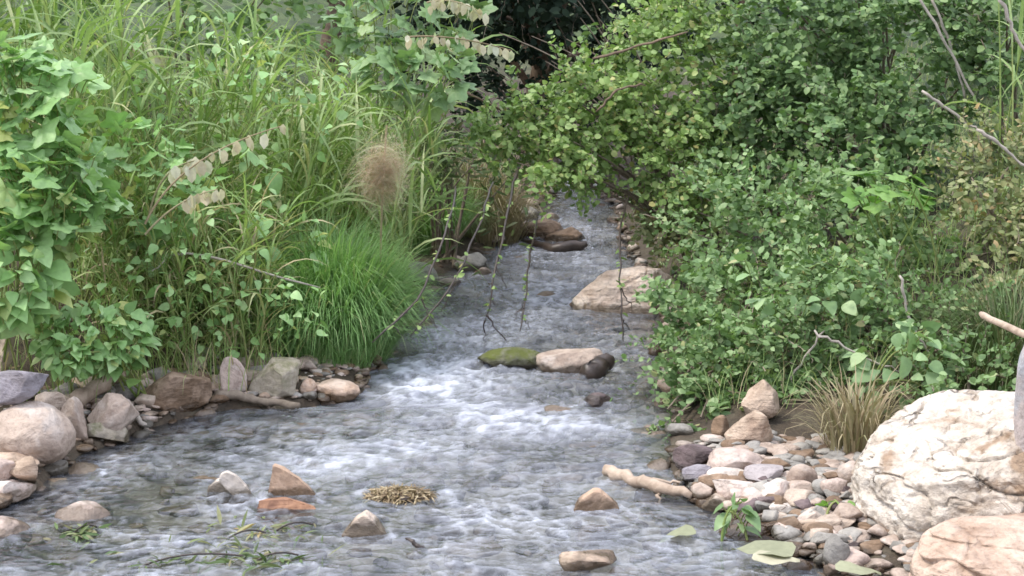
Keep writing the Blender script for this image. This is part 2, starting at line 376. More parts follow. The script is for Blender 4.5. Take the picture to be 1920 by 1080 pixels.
T = {
 'oval': [strip_leaf([0, .28, .68, 1], [.05, .33, .30, .02], f, b) for f, b in ((.25, .15), (.1, .3), (.35, .05), (-.1, .2))],
 'round': [strip_leaf([0, .25, .7, .97], [.06, .40, .38, .08], f, b) for f, b in ((.2, .12), (.3, .25), (.05, .1), (-.1, .2))],
 'lance': [strip_leaf([0, .3, .65, 1], [.03, .11, .09, .005], f, b) for f, b in ((.3, .3), (.2, .6), (.1, .1))],
 'lobed': [lobed(s) for s in range(5)],
 'heart': [heart(s) for s in range(5)],
}
def blade(curv, n=7, w=.022, twist=0., droop=0.):
    """unit-length arching blade from origin rising +Z and bending to +Y"""
    V = []; p = np.array([0., 0., 0.]); a = 0.
    for i in range(n+1):
        t = i/n; ww = w*(.55+.9*math.sin(math.pi*min(t*1.05+.08, 1)))*(1-t**3)+.0006
        tw = twist*t; c, s = math.cos(tw), math.sin(tw)
        nrm = np.array([0, -math.cos(a), math.sin(a)])
        side = np.array([c, 0, 0])+s*nrm
        V += [p-side*ww, p+nrm*ww*-.35, p+side*ww]
        a = curv*t**1.3
        p = p+np.array([0, math.sin(a), math.cos(a)])/n
    F = []
    for i in range(n):
        for j in (0, 1):
            q = i*3+j; F += [(q, q+1, q+4), (q, q+4, q+3)]
    return np.array(V), np.array(F)
T['reed'] = [blade(c, 7, w, t) for c, w, t in ((1.5, .012, .5), (2.1, .012, -.6), (2.6, .013, .9), (1.1, .010, .2), (1.9, .015, -1.2), (.6, .013, .4), (1.3, .010, 0), (2.3, .012, 1.5))]
def thin(curv, n=5, w=.006):
    V = []; p = np.array([0., 0., 0.])
    for i in range(n+1):
        t = i/n; ww = w*(1-t**2)+.0005; V += [p-[ww, 0, 0], p+[ww, 0, 0]]
        a = curv*t*t*1.3; p = p+np.array([0, math.sin(a), math.cos(a)])/n
    F = []
    for i in range(n):
        q = i*2; F += [(q, q+1, q+3), (q, q+3, q+2)]
    return np.array(V), np.array(F)
T['thin'] = [thin(c) for c in (.7, 1.3, 1.9, 2.4)]
T['wisp'] = [thin(c, 5, .012) for c in (.9, 1.6, 2.2, 2.8)]

_tm = {}
def tmesh(kind, i, mat):
    k = (kind, i, mat.name)
    if k not in _tm:
        V, F = T[kind][i]; _tm[k] = mesh_np(kind+'_leaf', V, F, mat)
    return _tm[k]
def frame(y, n):
    """rotation matrix columns from direction y and approximate normal n (arrays (N,3))"""
    y = y/np.linalg.norm(y, axis=-1, keepdims=True)
    x = np.cross(y, n); x /= np.linalg.norm(x, axis=-1, keepdims=True)+1e-9
    z = np.cross(x, y); return np.stack([x, y, z], -1)
CAM = np.array([0, 0, H])
class Leafage:
    def __init__(s): s.k, s.i, s.P, s.Rm, s.s = [], [], [], [], []
    def add(s, kind, P, Rm, size):
        P = np.atleast_2d(P); n = len(P)
        s.k += [kind]*n; s.i.append(RG.integers(0, len(T[kind]), n)); s.P.append(P); s.Rm.append(Rm); s.s.append(np.broadcast_to(size, (n,)))
    def finish(s, root, mat, single='leaf', nsing=300, rest='foliage'):
        if not s.k: return
        kk = np.array(s.k); ii = np.concatenate(s.i); P = np.concatenate(s.P); Rm = np.concatenate(s.Rm); sz = np.concatenate(s.s)
        n = len(P); loc = np.array(root.location)
        ok = P[:, 2] > terrain(P[:, 0], P[:, 1])-.02
        kk, ii, P, Rm, sz = kk[ok], ii[ok], P[ok], Rm[ok], sz[ok]; n = len(P)
        # the ones that show largest: in frame, nearest the camera
        d = P-CAM; dep = d@np.array(FW); u = FPX*d[:, 0]/dep+960; v = 540-FPX*(d@np.array(UP))/dep
        inf = (u > -20) & (u < 1940) & (v > -20) & (v < 1100)
        score = np.where(inf, sz/dep*(1+.0*dep), 0)+np.where(inf, 1, 0)*(-dep)*.5+100*inf
        order = np.argsort(-score); m = min(nsing, int(inf.sum())); pick = order[:m]; mask = np.ones(n, bool); mask[pick] = False
        for q in pick:
            o = bpy.data.objects.new(single, tmesh(kk[q], ii[q], mat)); COL.objects.link(o); o.parent = root
            A = np.eye(4); A[:3, :3] = Rm[q]*sz[q]; A[:3, 3] = P[q]-loc
            o.matrix_basis = Matrix(A.tolist())
        if mask.any():
            Vs, Fs, Rn, off = [], [], [], 0
            for k in sorted(set(kk[mask])):
                for i in range(len(T[k])):
                    sel = np.where(mask & (kk == k) & (ii == i))[0]
                    if not len(sel): continue
                    V, F = T[k][i]
                    VV = np.einsum('nij,vj->nvi', Rm[sel], V)*sz[sel][:, None, None]+P[sel][:, None]-loc
                    FF = F[None]+(np.arange(len(sel))*len(V))[:, None, None]+off
                    Vs.append(VV.reshape(-1, 3)); Fs.append(FF.reshape(-1, 3)); Rn.append(np.repeat(RG.random(len(sel)), len(V))); off += len(sel)*len(V)
            link(rest, mesh_np(rest, np.concatenate(Vs), np.concatenate(Fs), mat, True, np.concatenate(Rn)), root, kind='stuff')
def rv(n, s=1.): return RG.normal(size=(n, 3))*s
def unit(a): return a/(np.linalg.norm(a, axis=-1, keepdims=True)+1e-9)

def blob(x0, y0, x1, y1, Y, dep):
    c = at_Y((x0+x1)/2, (y0+y1)/2, Y); m = Y/FPX
    return (np.array(c), np.array([(x1-x0)/2*m, dep/2, (y1-y0)/2*m]))

def shrub(name, label, blobs, kind, size, mat, base, cat='shrub', dens=1., group=None, droop=.0, tw=.22, seed=0, spread=.6, nsing=300, nbr=5, shell=.45, twm='twig', upn=.6):
    b = np.array([base[0], base[1], th(*base[:2])]); root = thing(name, label, cat, tuple(b), group)
    L = Leafage(); tws = []
    allc = np.array([c for c, r in blobs])
    size = size*.80
    for c, r in blobs:
        r = np.maximum(r-tw*.42, .03); vol = (r[0]*r[2]*4+r[0]*r[1]*2)
        n = int(vol*210*dens/ (tw/.3) * (.045/size)**.9)
        d = unit(rv(n)); d[:, 1] = np.where(RG.random(n) < .35, -np.abs(d[:, 1]), d[:, 1]); q = shell+(1-shell)*RG.random(n)**.7
        P0 = c+d*r*q[:, None]
        clump = fbm(P0*3.3+seed, 2); keep = clump > -.28; P0, d = P0[keep], d[keep]; n = len(P0)
        D = unit(d/r*np.mean(r)*.7+np.array([0, -.15, .25])+rv(n, .45)); ln = tw*RG.uniform(.5, 1.25, n)
        steps = max(4, int(tw/(size*.42)))
        ts = np.linspace(0, 1, steps)
        pts = P0[:, None]+D[:, None]*(ts[None, :, None]*ln[:, None, None]); pts[:, :, 2] += (ts[None]**2)*(-droop-.12)*ln[:, None]
        pts += np.cumsum(RG.normal(size=pts.shape)*.006, 1)
        tws.append(pts)
        # leaves alternate along the twig
        side = unit(np.cross(D, np.array([0, 0, 1.])+rv(n, .4)))
        for j in range(1, steps):
            sg = 1 if j % 2 else -1
            for rep in (0, 1):
                if rep and RG.random() < .5: sg2 = -sg
                elif rep: continue
                else: sg2 = sg
                yd = unit(D*.55+side*sg2*.9+rv(n, .3)); nr = unit(np.array([0, 0, 1.])*upn+np.array([0, -.35, 0])+rv(n, spread)+d*.25)
                kp = RG.random(n) < .93
                L.add(kind if kind == 'lance' or RG.random() < .6 else 'oval', pts[kp, j]+rv(kp.sum(), .004), frame(yd[kp], nr[kp]), size*RG.uniform(.45, 1.35, kp.sum())*(1-.25*ts[j]))
    L.finish(root, M[mat], 'leaf', nsing)
    # main branches from the base into each blob
    rr = random.Random(seed+1)
    for c, r in blobs:
        for _ in range(nbr):
            e = c+np.array([rr.uniform(-.7, .7), rr.uniform(-.6, .6), rr.uniform(-.3, .7)])*r
            s = b+np.array([rr.uniform(-.08, .08), rr.uniform(-.08, .08), -.03]); mid = (s+e)/2+np.array([rr.uniform(-.1, .1), rr.uniform(-.1, .1), .22*abs(e[2]-s[2])])
            V, F = tube(bez(s, mid, e, 9)-b, np.linspace(.011, .003, 9), 6); link('branch', mesh_np('branch', V, F, M[twm]), root)
    # the fine twigs that carry the leaves: nobody could count them
    P = np.concatenate(tws)[::2]; n, k, _ = P.shape
    wv = np.array([.0016, 0, .0008])
    V = np.stack([P-wv, P+wv], 2).reshape(n, k*2, 3); f = []
    for i in range(k-1): f.append((2*i, 2*i+1, 2*i+3, 2*i+2))
    F = (np.array(f)[None]+(np.arange(n)*k*2)[:, None, None]).reshape(-1, 4)
    link('twigs', mesh_np('twigs', V.reshape(-1, 3)-b, F, M[twm]), root, kind='stuff')
    return root

def vine(name, label, blobs, size, mat, n, base, kind='lobed', cat='vine', group=None, seed=0, upn=1.0, tilt=.33, nst=6, shell=.6):
    b = np.array([base[0], base[1], th(*base[:2])]); root = thing(name, label, cat, tuple(b), group); L = Leafage(); pet = []
    tot = sum(r[0]*r[2] for c, r in blobs)
    rr = random.Random(seed)
    for c, r in blobs:
        m = int(n*r[0]*r[2]/tot); d = unit(rv(m)); d[:, 1] = np.where(RG.random(m) < .5, -np.abs(d[:, 1]), d[:, 1])
        P = c+d*r*(shell+(1-shell)*RG.random(m)**.6)[:, None]
        nr = unit(np.array([0, -.25, 1.])*upn+d*.3+rv(m, tilt)); yd = unit(d*np.array([1, 1, .2])+np.array([0, -.3, -.25])+rv(m, .45))
        s = size*RG.uniform(.5, 1.15, m); L.add(kind, P, frame(yd, nr), s)
        for q in range(m):
            e = P[q]; bs = e-yd[q]*s[q]*.5+np.array([0, 0, -s[q]*.9]); V, F = tube(bez(bs, (bs+e)/2+np.array([0, 0, s[q]*.2]), e+yd[q]*s[q]*.08, 4)-b, .0022, 3); pet.append((V, F))
    L.finish(root, M[mat], 'leaf', 300)
    V, F = join(pet); link('petioles', mesh_np('petioles', V, F, M['stalk']), root, kind='stuff')
    for c, r in blobs:
        for _ in range(nst):
            e = c+np.array([rr.uniform(-.9, .9), rr.uniform(-.6, .3), rr.uniform(-.5, .8)])*r; s = b+np.array([rr.uniform(-.2, .2), rr.uniform(-.1, .1), -.02])*min(1, max(r)/.15)
            V, F = tube(bez(s, (s+e)/2+np.array([rr.uniform(-.15, .15), 0, .25])*min(1, abs(e[2]-s[2])/.5), e, 10)-b, np.linspace(.005, .0025, 10), 5); link('stem', mesh_np('stem', V, F, M['stalk']), root)
    return root

def reedclump(name, label, pts, hgt, mat, nb=8, blen=.5, cat='grass clump', seed=0, lean=.15, kind='reed', culms=True, group=None, az=None):
    """pts: list of base points; each culm carries arching blades"""
    b = np.array([pts[0][0], pts[0][1], th(*pts[0][:2])]); root = thing(name, label, cat, tuple(b), group); L = Leafage(); rr = random.Random(seed)
    for (x, y) in pts:
        z = th(x, y); h = hgt*rr.uniform(.65, 1.1); a = rr.uniform(0, 6.28) if az is None else az+rr.uniform(-.8, .8); ln = lean*rr.uniform(.3, 1.6)*h
        top = np.array([x+ln*math.cos(a), y+ln*math.sin(a), z+h]); s = np.array([x, y, z-.03]); C = bez(s, s+np.array([0, 0, h*.6]), top, 8)
        if culms:
            V, F = tube(C-b, np.linspace(.005, .002, 8), 5); link('culm', mesh_np('culm', V, F, M['stalk']), root)
        m = nb
        for j in range(int(m*1.6)):
            t = .12+.88*(j+rr.random())/(m*1.6); q = C[min(7, int(t*7))]
            th0 = rr.uniform(0, 6.28); tl = rr.uniform(.1, .9)
            Rz = Matrix.Rotation(th0, 3, 'Z') @ Matrix.Rotation(-tl, 3, 'X')
            L.add(kind, q[None], np.array(Rz)[None], blen*rr.uniform(.45, 1.1))
    L.finish(root, M[mat], 'blade', 300, 'blades'); return root

def tussock(name, label, base_px, W_, H_, n, mat, kind='thin', cat='grass tussock', seed=0, nsing=0, group=None, out=1.0, depth=.5, blen=None):
    c = at_z(*base_px); gz = th(c.x, c.y); b = np.array([c.x, c.y, gz]); root = thing(name, label, cat, tuple(b), group); L = Leafage()
    a = RG.random(n)*6.283; q = RG.random(n)**.5
    x = b[0]+np.cos(a)*q*W_*.42; y = b[1]+np.sin(a)*q*depth*.5; z = terrain(x, y)-.01
    dx = np.cos(a)*q*out+RG.normal(size=n)*.35
    th0 = np.arctan2(np.sin(a)*q+RG.normal(size=n)*.4, dx)-math.pi/2
    tl = RG.uniform(.02, .45, n)*(.4+q); Rm = np.zeros((n, 3, 3))
    ca, sa = np.cos(th0), np.sin(th0); ct, st = np.cos(-tl), np.sin(-tl)
    Rm[:, 0, 0] = ca; Rm[:, 1, 0] = sa; Rm[:, 0, 1] = -sa*ct; Rm[:, 1, 1] = ca*ct; Rm[:, 2, 1] = st; Rm[:, 0, 2] = sa*st; Rm[:, 1, 2] = -ca*st; Rm[:, 2, 2] = ct
    L.add(kind, np.stack([x, y, z], -1), Rm, H_*RG.uniform(.45, 1.2, n)*(1.15-.3*q))
    L.finish(root, M[mat], 'blade', nsing, 'blades'); return root

# ------------------------------------------------------------------ rocks
_ico = {}
def ico(sub):
    if sub not in _ico:
        bm = bmesh.new(); bmesh.ops.create_icosphere(bm, subdivisions=sub, radius=1); bm.verts.ensure_lookup_table()
        V = np.array([v.co[:] for v in bm.verts]); F = np.array([[v.index for v in f.verts] for f in bm.faces]); bm.free(); _ico[sub] = (V, F)
    return _ico[sub]
SH = {'round': (6, .70, .92, .12, .03), 'block': (10, .50, .74, .05, .035), 'slab': (8, .5, .78, .09, .04), 'angular': (12, .42, .75, .08, .045), 'cobble': (9, .55, .82, .10, .035), 'wedge': (7, .36, .7, .08, .035)}
def rock_np(seed, shape, dims, sub=4, tilt=0., yaw=None):
    r = np.random.default_rng(seed); V, F = ico(sub); V = V.copy(); nc, lo, hi, warp, det = SH[shape]
    if shape in ('block', 'slab'): V = np.sign(V)*np.abs(V)**.72
    for _ in range(nc):
        n = unit(r.normal(size=3)); d = r.uniform(lo, hi); t = np.maximum(V@n-d, 0); V -= .98*t[:, None]*n
    V *= (1+warp*fbm(V*1.3+seed*3.7, 2))[:, None]
    V += unit(V)*(det*fbm(V*4.5+seed, 4))[:, None]
    if shape == 'slab': V[:, :2] *= (1+.07*perlin(p3(V[:, 2]*0, V[:, 2]*0+seed, V[:, 2]*7)))[:, None]
    mn, mx = V.min(0), V.max(0); V = (V-(mn+mx)/2)/(mx-mn)
    V *= np.array(dims)
    if tilt:
        c, s = math.cos(tilt), math.sin(tilt); V = V@np.array([[c, 0, -s], [0, 1, 0], [s, 0, c]]).T
        mn, mx = V.min(0), V.max(0); V = V*np.array([dims[0]/(mx[0]-mn[0]), 1, dims[2]/(mx[2]-mn[2])])
    return V, F
_seed = [100]
def rock(x0, y0, x1, y1, mat, label, shape='cobble', dr=.8, up=0., tilt=0., name='stone', cat='stone', group=None, sub=None, sink=.15, seed=None, z=None):
    _seed[0] += 1; sd_ = seed or _seed[0]; cx = (x0+x1)/2
    p = hit(cx, y1, up) if z is None else at_z(cx, y1, z+up)
    zb = p.z; m = (p.y+.1)/FPX; w = (x1-x0)*m; d = w*dr; A = (y1-y0)*m; ang = math.atan((H-zb)/p.y)
    a = math.sqrt(max((A/2)**2-(d/2*math.sin(ang))**2, (.22*A)**2))/math.cos(ang)
    if (d/2*math.sin(ang)) > .45*A: d = .9*A/math.sin(ang); a = math.sqrt(max((A/2)**2-(d/2*math.sin(ang))**2, (.22*A)**2))/math.cos(ang)
    h = 2*a*(1+sink); zc = zb+a*(1-sink)
    c = at_z(cx, (y0+y1)/2+(y1-y0)*sink*.4, zc)
    sub = sub or (5 if (x1-x0) > 90 else 4 if (x1-x0) > 35 else 3)
    V, F = rock_np(sd_, shape, (w, max(d, .5*A), h), sub, tilt)
    return link(name, mesh_np(name, V, F, M[mat]), None, c, label, cat, group)

# ================================================================== THE SETTING
xs = np.concatenate([np.linspace(-70, -5, 26)[:-1], np.linspace(-5, -2.6, 30)[:-1], np.linspace(-2.6, 2.6, 170), np.linspace(2.6, 5, 30)[1:], np.linspace(5, 70, 26)[1:]])
ys = np.concatenate([np.linspace(-30, 2, 14)[:-1], np.linspace(2, 14, 270), np.linspace(14, 30, 40)[1:], np.linspace(30, 140, 20)[1:]])
X, Y = np.meshgrid(xs, ys); Z = terrain(X.ravel(), Y.ravel())
Z += .012*fbm(p3(X.ravel()*9, Y.ravel()*9, 1.), 3)
nx, ny = len(xs), len(ys); q = (np.arange(ny-1)[:, None]*nx+np.arange(nx-1)[None]).ravel()
link('ground', mesh_np('ground', np.stack([X.ravel(), Y.ravel(), Z], -1), np.stack([q, q+1, q+nx+1, q+nx], -1), M['soil']), kind='structure')

# water sheet with real waves
NC = 370; yr = [3.0]
while yr[-1] < 15: yr.append(yr[-1]+.0095*(max(yr[-1], 4)/4.5)**1.5)
yr = np.array(yr); u = np.linspace(0, 1, NC)
YY = np.repeat(yr[:, None], NC, 1); XL, XR = left(yr)-.25, right(yr)+.25
XL = np.maximum(XL, -.34*yr-.35); XR = np.minimum(XR, .34*yr+.35)
XX = XL[:, None]+(XR-XL)[:, None]*u[None]
x, y = XX.ravel(), YY.ravel()
wx = x+.05*perlin(p3(x*4, y*3, 5.)); wy = y+.06*perlin(p3(x*4, y*3, 9.))
rif = .55+.75*np.exp(-((y-6.6)/1.0)**2)+.35*np.exp(-((y-9.0)/1.2)**2)
rif *= sst(-.02, .25, np.minimum(x-left(y), right(y)-x))*.85+.15
ridge = 1-2*np.abs(perlin(p3(wx*8, wy*6.2, 1.)))
def rdg(fx, fy, z_): return (1-np.abs(perlin(p3(wx*fx+.5*perlin(p3(wx*fx*.5, wy*fy*.5, z_+40)), wy*fy, z_)))*3.2).clip(-.6, 1)
r1, r2, r3 = rdg(5, 9, 1.), rdg(11, 20, 4.), rdg(22, 42, 7.)
h = .014*perlin(p3(wx*3.2, wy*3.6, 2.))+.0065*r1+.0050*r2+.0022*r3+.009*perlin(p3(wx*8, wy*14, 3.))
hz = h*rif*1.7
def fz(px, py, sx, sy, a):
    c = at_z(px, py); return a*np.exp(-((x-c.x)/sx)**2-((y-c.y)/sy)**2)
fo = fz(800, 725, .28, .35, 1.0)+fz(740, 690, .14, .18, .7)+fz(1000, 790, .32, .22, .8)+fz(900, 640, .3, .4, .35)+fz(1010, 560, .2, .5, .5)+fz(1050, 530, .25, .5, .4)+fz(640, 880, .3, .15, .35)+fz(700, 860, .3, .15, .4)+fz(420, 900, .3, .3, .12)
cr = sst(.28, .75, ridge*.6+perlin(p3(wx*15, wy*11, 3.))*.9+perlin(p3(wx*31, wy*24, 8.))*.5)
glint_lines = np.maximum(r2, 0)**3*.55+np.maximum(r3, 0)**3*.45+np.maximum(r1, 0)**5*.4
patch = .5+.9*perlin(p3(wx*1.6, wy*1.4, 33.))+.5*perlin(p3(wx*4, wy*4, 12.))
aer_sheen = .03+.09*patch-.22*fz(250, 980, .6, .5, 1.)-.16*fz(450, 820, .6, .3, 1.)-.12*fz(1000, 980, .5, .3, 1.)+.95*glint_lines*np.clip(patch, .15, 1.1)  # aeration, plus pale lines painted as glints on the ripple crests
aer_sheen *= sst(-.05, .2, np.minimum(x-left(y), right(y)-x)-.12*perlin(p3(x*3, y*3, 2.)))
for px, py, hw in [(434, 948, 48), (545, 948, 52), (690, 1012, 45), (1120, 958, 45), (958, 686, 62), (1075, 696, 66), (1122, 766, 28), (1170, 574, 92), (757, 932, 76), (1100, 1058, 58), (1205, 905, 60), (300, 880, 20), (150, 895, 40)]:
    c = at_z(px, py); rr_ = hw*c.y/FPX; cy = c.y+rr_*.35
    d = np.sqrt(((x-c.x)/rr_)**2+((y-cy)/(rr_*.75))**2); near = d < 3.2
    dd = np.where(near, d-1, 0)
    hz += np.where(near & (d > .8), .0045*np.cos(dd*11+perlin(p3(x*9, y*9, 1.))*2)*np.exp(-np.maximum(dd, 0)*1.8), 0)
    fo += np.where(near, .4*np.exp(-((dd-.12)/.16)**2)+.35*np.exp(-(np.abs(np.abs(x-c.x)/rr_-1.1-.35*np.maximum((cy-y)/rr_, 0))/.18)**2)*sst(3.2, .5, d)*(y < cy), 0)
foam_sheen = np.clip(cr*fo*.45+.56*aer_sheen*(1-.8*sst(9.8, 11.2, y))+.15*np.clip(fo, 0, 1), 0, 1)  # foam zones together with the painted ripple sheen
n = len(yr); q = (np.arange(n-1)[:, None]*NC+np.arange(NC-1)[None]).ravel()
link('stream_water', mesh_np('stream_water', np.stack([x, y, hz], -1), np.stack([q, q+1, q+NC+1, q+NC], -1), M['water'], True, foam_sheen, 'foam_sheen'), kind='structure')

# stream bed stones and gravel: nobody could count them
def scatter_stones(name, n, place, smin, smax, mats, sub=2, flat=.6, power=2.2):
    per = {m: [] for m in mats}
    tmpl = [rock_np(900+i, random.choice(['cobble', 'block', 'slab', 'angular']), (1, 1, 1), sub) for i in range(14)]
    for _ in range(n):
        xx, yy, zz = place(); s = smin+(smax-smin)*random.random()**power; V, F = random.choice(tmpl); a = random.random()*6.28; c, s_ = math.cos(a), math.sin(a)
        D = np.array([s, s*random.uniform(.6, .95), s*random.uniform(.35, .75)*flat/.6]); V2 = (V*D)@np.array([[c, -s_, 0], [s_, c, 0], [0, 0, 1]]).T+np.array([xx, yy, zz+s*.12])
        per[random.choice(mats)].append((V2, F))
    for m, L in per.items():
        if L:
            V, F = join(L); link(name, mesh_np(name, V, F, M[m]), kind='stuff')
def inbed():
    yy = random.uniform(3.8, 12.5); l, r = float(left(yy)), float(right(yy)); xx = random.uniform(max(l, -.34*yy-.3)-.05, min(r, .34*yy+.3)+.05); return xx, yy, th(xx, yy)
scatter_stones('bed_cobbles', 2000, inbed, .03, .12, ['tan', 'grey', 'pink', 'brown', 'pale'], 2)
def onbar():
    yy = random.uniform(3.8, 5.4); r = float(right(yy)); xx = r+random.uniform(-.12, 1.0); return xx, yy, th(xx, yy)
scatter_stones('gravel', 1900, onbar, .015, .085, ['grey', 'tan', 'brown', 'tan', 'grey'], 2, .35, 1.3)
def onleft():
    yy = random.uniform(4.6, 6.75); l = float(left(yy)); xx = l-random.uniform(-.1, .75); return xx, yy, th(xx, yy)
scatter_stones('gravel', 1500, onleft, .015, .075, ['tan', 'pink', 'grey', 'brown', 'sand'], 2, .4, 1.6)

# ================================================================== STONES
def hullrock(outline, z0, depth, mat, label, name='stone', cat='stone', back=.6, seed=1, bev=.16, det=.02, Yc=None):
    xs_ = [p[0] for p in outline]; y1 = max(p[1] for p in outline); c = at_z(sum(xs_)/len(xs_), y1, z0); Yc = Yc or c.y+.01
    cen = at_Y(sum(xs_)/len(xs_), sum(p[1] for p in outline)/len(outline), Yc)
    bm = bmesh.new(); V = []
    for q in outline:
        w = at_Y(*q, Yc)-cen; V.append(bm.verts.new(w)); V.append(bm.verts.new(Vector((w.x*back, depth, w.z*back-.02)))); V.append(bm.verts.new(Vector((w.x*.96, depth*.45, w.z*1.0))))
    bmesh.ops.convex_hull(bm, input=bm.verts); bmesh.ops.delete(bm, geom=[v for v in bm.verts if not v.link_faces], context='VERTS')
    sz = max(p.co.length for p in bm.verts)
    bmesh.ops.bevel(bm, geom=bm.edges[:], offset=sz*bev, segments=2, affect='EDGES', profile=.6, clamp_overlap=True)
    bmesh.ops.triangulate(bm, faces=bm.faces[:])
    for _ in range(3):
        bmesh.ops.subdivide_edges(bm, edges=[e for e in bm.edges if e.calc_length() > sz*.09], cuts=1); bmesh.ops.triangulate(bm, faces=bm.faces[:])
    bmesh.ops.smooth_vert(bm, verts=bm.verts, factor=.5, use_axis_x=True, use_axis_y=True, use_axis_z=True); bm.normal_update()
    P = np.array([v.co[:] for v in bm.verts])/sz; N_ = np.array([v.normal[:] for v in bm.verts]); P2 = (P+N_*(det*2.2*fbm(P*2.5+seed, 4))[:, None])*sz
    for v, p in zip(bm.verts, P2): v.co = p
    me = bpy.data.meshes.new(name); bm.to_mesh(me); bm.free(); me.materials.append(M[mat])
    me.polygons.foreach_set('use_smooth', np.ones(len(me.polygons), bool))
    return link(name, me, None, cen, label, cat)
# left bank
rock(-30, 686, 86, 752, 'slate', 'dark blue-grey slab lying on the big tan boulder at the left edge', 'block', .9, up=.17, sub=5, tilt=.05)
rock(-25, 752, 143, 862, 'tan', 'large rounded tan boulder with wavy bands beneath the blue-grey slab', 'round', .8, name='boulder', cat='boulder', sub=5)
rock(60, 733, 124, 785, 'pale', 'light angular stone wedged right of the blue-grey slab', 'angular', .8, up=.05)
rock(118, 748, 170, 824, 'tan', 'tan wedge stone leaning against the big rounded boulder', 'wedge', .8, tilt=.5)
rock(160, 733, 256, 806, 'tan', 'rounded tan boulder below the pale driftwood branch', 'cobble', .9, name='boulder', cat='boulder', up=.02)
rock(164, 787, 240, 834, 'mossed' if 'mossed' in M else 'mossy', 'small grey-green stone in front of the rounded tan boulder', 'angular', .8)
rock(-30, 800, 34, 846, 'pale', 'small pale stone touching the left edge below the big boulder', 'cobble')
rock(-40, 838, 80, 878, 'sand', 'flat sandy slab at the left edge above the bright angular block', 'slab', .8)
rock(18, 853, 77, 908, 'sand', 'bright sandy angular block in the lower left pile', 'block', .8, up=.01)
rock(-30, 858, 30, 905, 'pink', 'pinkish rounded stone left of the bright sandy block', 'cobble', .8)
rock(-40, 893, 62, 935, 'pink', 'pinkish slab with dark underside at the foot of the left pile', 'angular', .8)
rock(-50, 918, 24, 952, 'brown', 'low brown stone at the waterline under the pinkish slab', 'cobble', .8)
rock(70, 858, 132, 896, 'grey', 'low grey stone awash beside the bright sandy block', 'cobble', .9)
rock(112, 864, 190, 905, 'pale', 'smooth whitish stone awash right of the left pile', 'round', .9)
rock(203, 713, 275, 748, 'grey', 'flat grey slab behind the driftwood branch', 'slab', 1.0)
rock(262, 695, 396, 768, 'brown', 'long brownish slab sloping into the dark pool', 'slab', .7, tilt=.15, sub=5)
rock(150, 705, 205, 745, 'pale', 'rounded pale stone behind the driftwood fork', 'round', .8)
rock(95, 715, 150, 748, 'grey', 'squarish grey stone under the small-leaved vine', 'block', .8)
rock(372, 703, 424, 717, 'tan', 'thin flat tan chip above the pinkish upright stone', 'slab', 1)
rock(384, 716, 428, 734, 'sand', 'thin sandy chip lying below another chip', 'slab', 1)
rock(386, 734, 436, 756, 'brown', 'brown flat chip at the edge of the pool', 'slab', 1)
rock(412, 668, 464, 738, 'pink', 'upright pinkish-white stone at the foot of the grass', 'angular', .7)
rock(460, 674, 566, 744, 'mossy', 'grey-white sloping boulder with mossy face below the grass', 'wedge', .7, tilt=.35, name='boulder', cat='boulder', sub=5)
rock(562, 709, 594, 740, 'orange', 'small orange stone beside the smooth orange one', 'round', .8)
rock(586, 710, 677, 752, 'orange', 'smooth orange rounded stone at the tip of the left bank', 'round', .8)
rock(440, 761, 496, 783, 'pale', 'small flat pale stone just off the left bank', 'round', .9)
rock(0, 590, 26, 690, 'pale', 'pale upright rock half hidden under leaves at the left edge', 'block', .8, up=.1)
# in the water
hullrock([(384, 940), (390, 915), (405, 902), (425, 898), (455, 915), (474, 938), (478, 958), (400, 956)], -.01, .08, 'white', 'white rounded stone standing in the shallow water', seed=4, Yc=4.9)
hullrock([(410, 903), (413, 890), (424, 885), (442, 892), (466, 918), (482, 940), (484, 962), (468, 962), (458, 935), (430, 905)], -.02, .045, 'white', 'long white stone arched over the white rounded one', seed=5, Yc=4.86)
hullrock([(500, 935), (512, 873), (530, 880), (560, 897), (594, 930), (598, 945)], -.01, .05, 'orange', 'triangular orange-tan stone behind the reddish wood', seed=3)
hullrock([(640, 1005), (668, 975), (684, 966), (700, 978), (728, 1010), (735, 1022), (650, 1020)], -.02, .12, 'pale', 'pale peaked stone breaking the water near the bottom', seed=6)
hullrock([(1074, 960), (1086, 940), (1105, 932), (1112, 922), (1128, 922), (1145, 938), (1160, 950), (1164, 966), (1085, 968)], -.01, .10, 'orange', 'light orange peaked stone alone in the stream', seed=7)
rock(1045, 1026, 1160, 1070, 'sand', 'brown stone with pale top at the bottom edge of the stream', 'angular', .8, sub=4, up=.035)
rock(1250, 1029, 1292, 1052, 'driftdark' if False else 'dark', 'small black stone alone near the bottom right of the stream', 'cobble')
rock(894, 652, 1024, 698, 'moss', 'long green mossy stone in mid stream', 'cobble', .4, sub=5, up=.012)
rock(1004, 648, 1142, 708, 'tan', 'flat pinkish-brown stone joined to the mossy one in mid stream', 'block', .45, sub=5, tilt=-.1, up=.012)
rock(1094, 736, 1150, 772, 'dark', 'black wet stone downstream of the flat pinkish one', 'cobble', .8)
rock(1066, 492, 1282, 590, 'rosy', 'large pale pink boulder against the right bank', 'block', .6, name='boulder', cat='boulder', sub=6, seed=141, up=.01)
rock(755, 490, 824, 541, 'grey', 'rounded grey stone at the far left edge of the stream', 'round', .8)
rock(850, 473, 914, 518, 'grey', 'grey-brown stone partly behind a hanging twig on the left', 'cobble', .8)
rock(966, 386, 1010, 418, 'grey', 'small rounded grey stone at the far end of the stream', 'round', .8)
rock(935, 412, 1060, 452, 'brown', 'broad brown ledge across the far stream', 'slab', .9, sub=5)
rock(905, 440, 948, 470, 'pale', 'pale stone at the far left edge between the grey-brown one and the ledge', 'angular', .8)
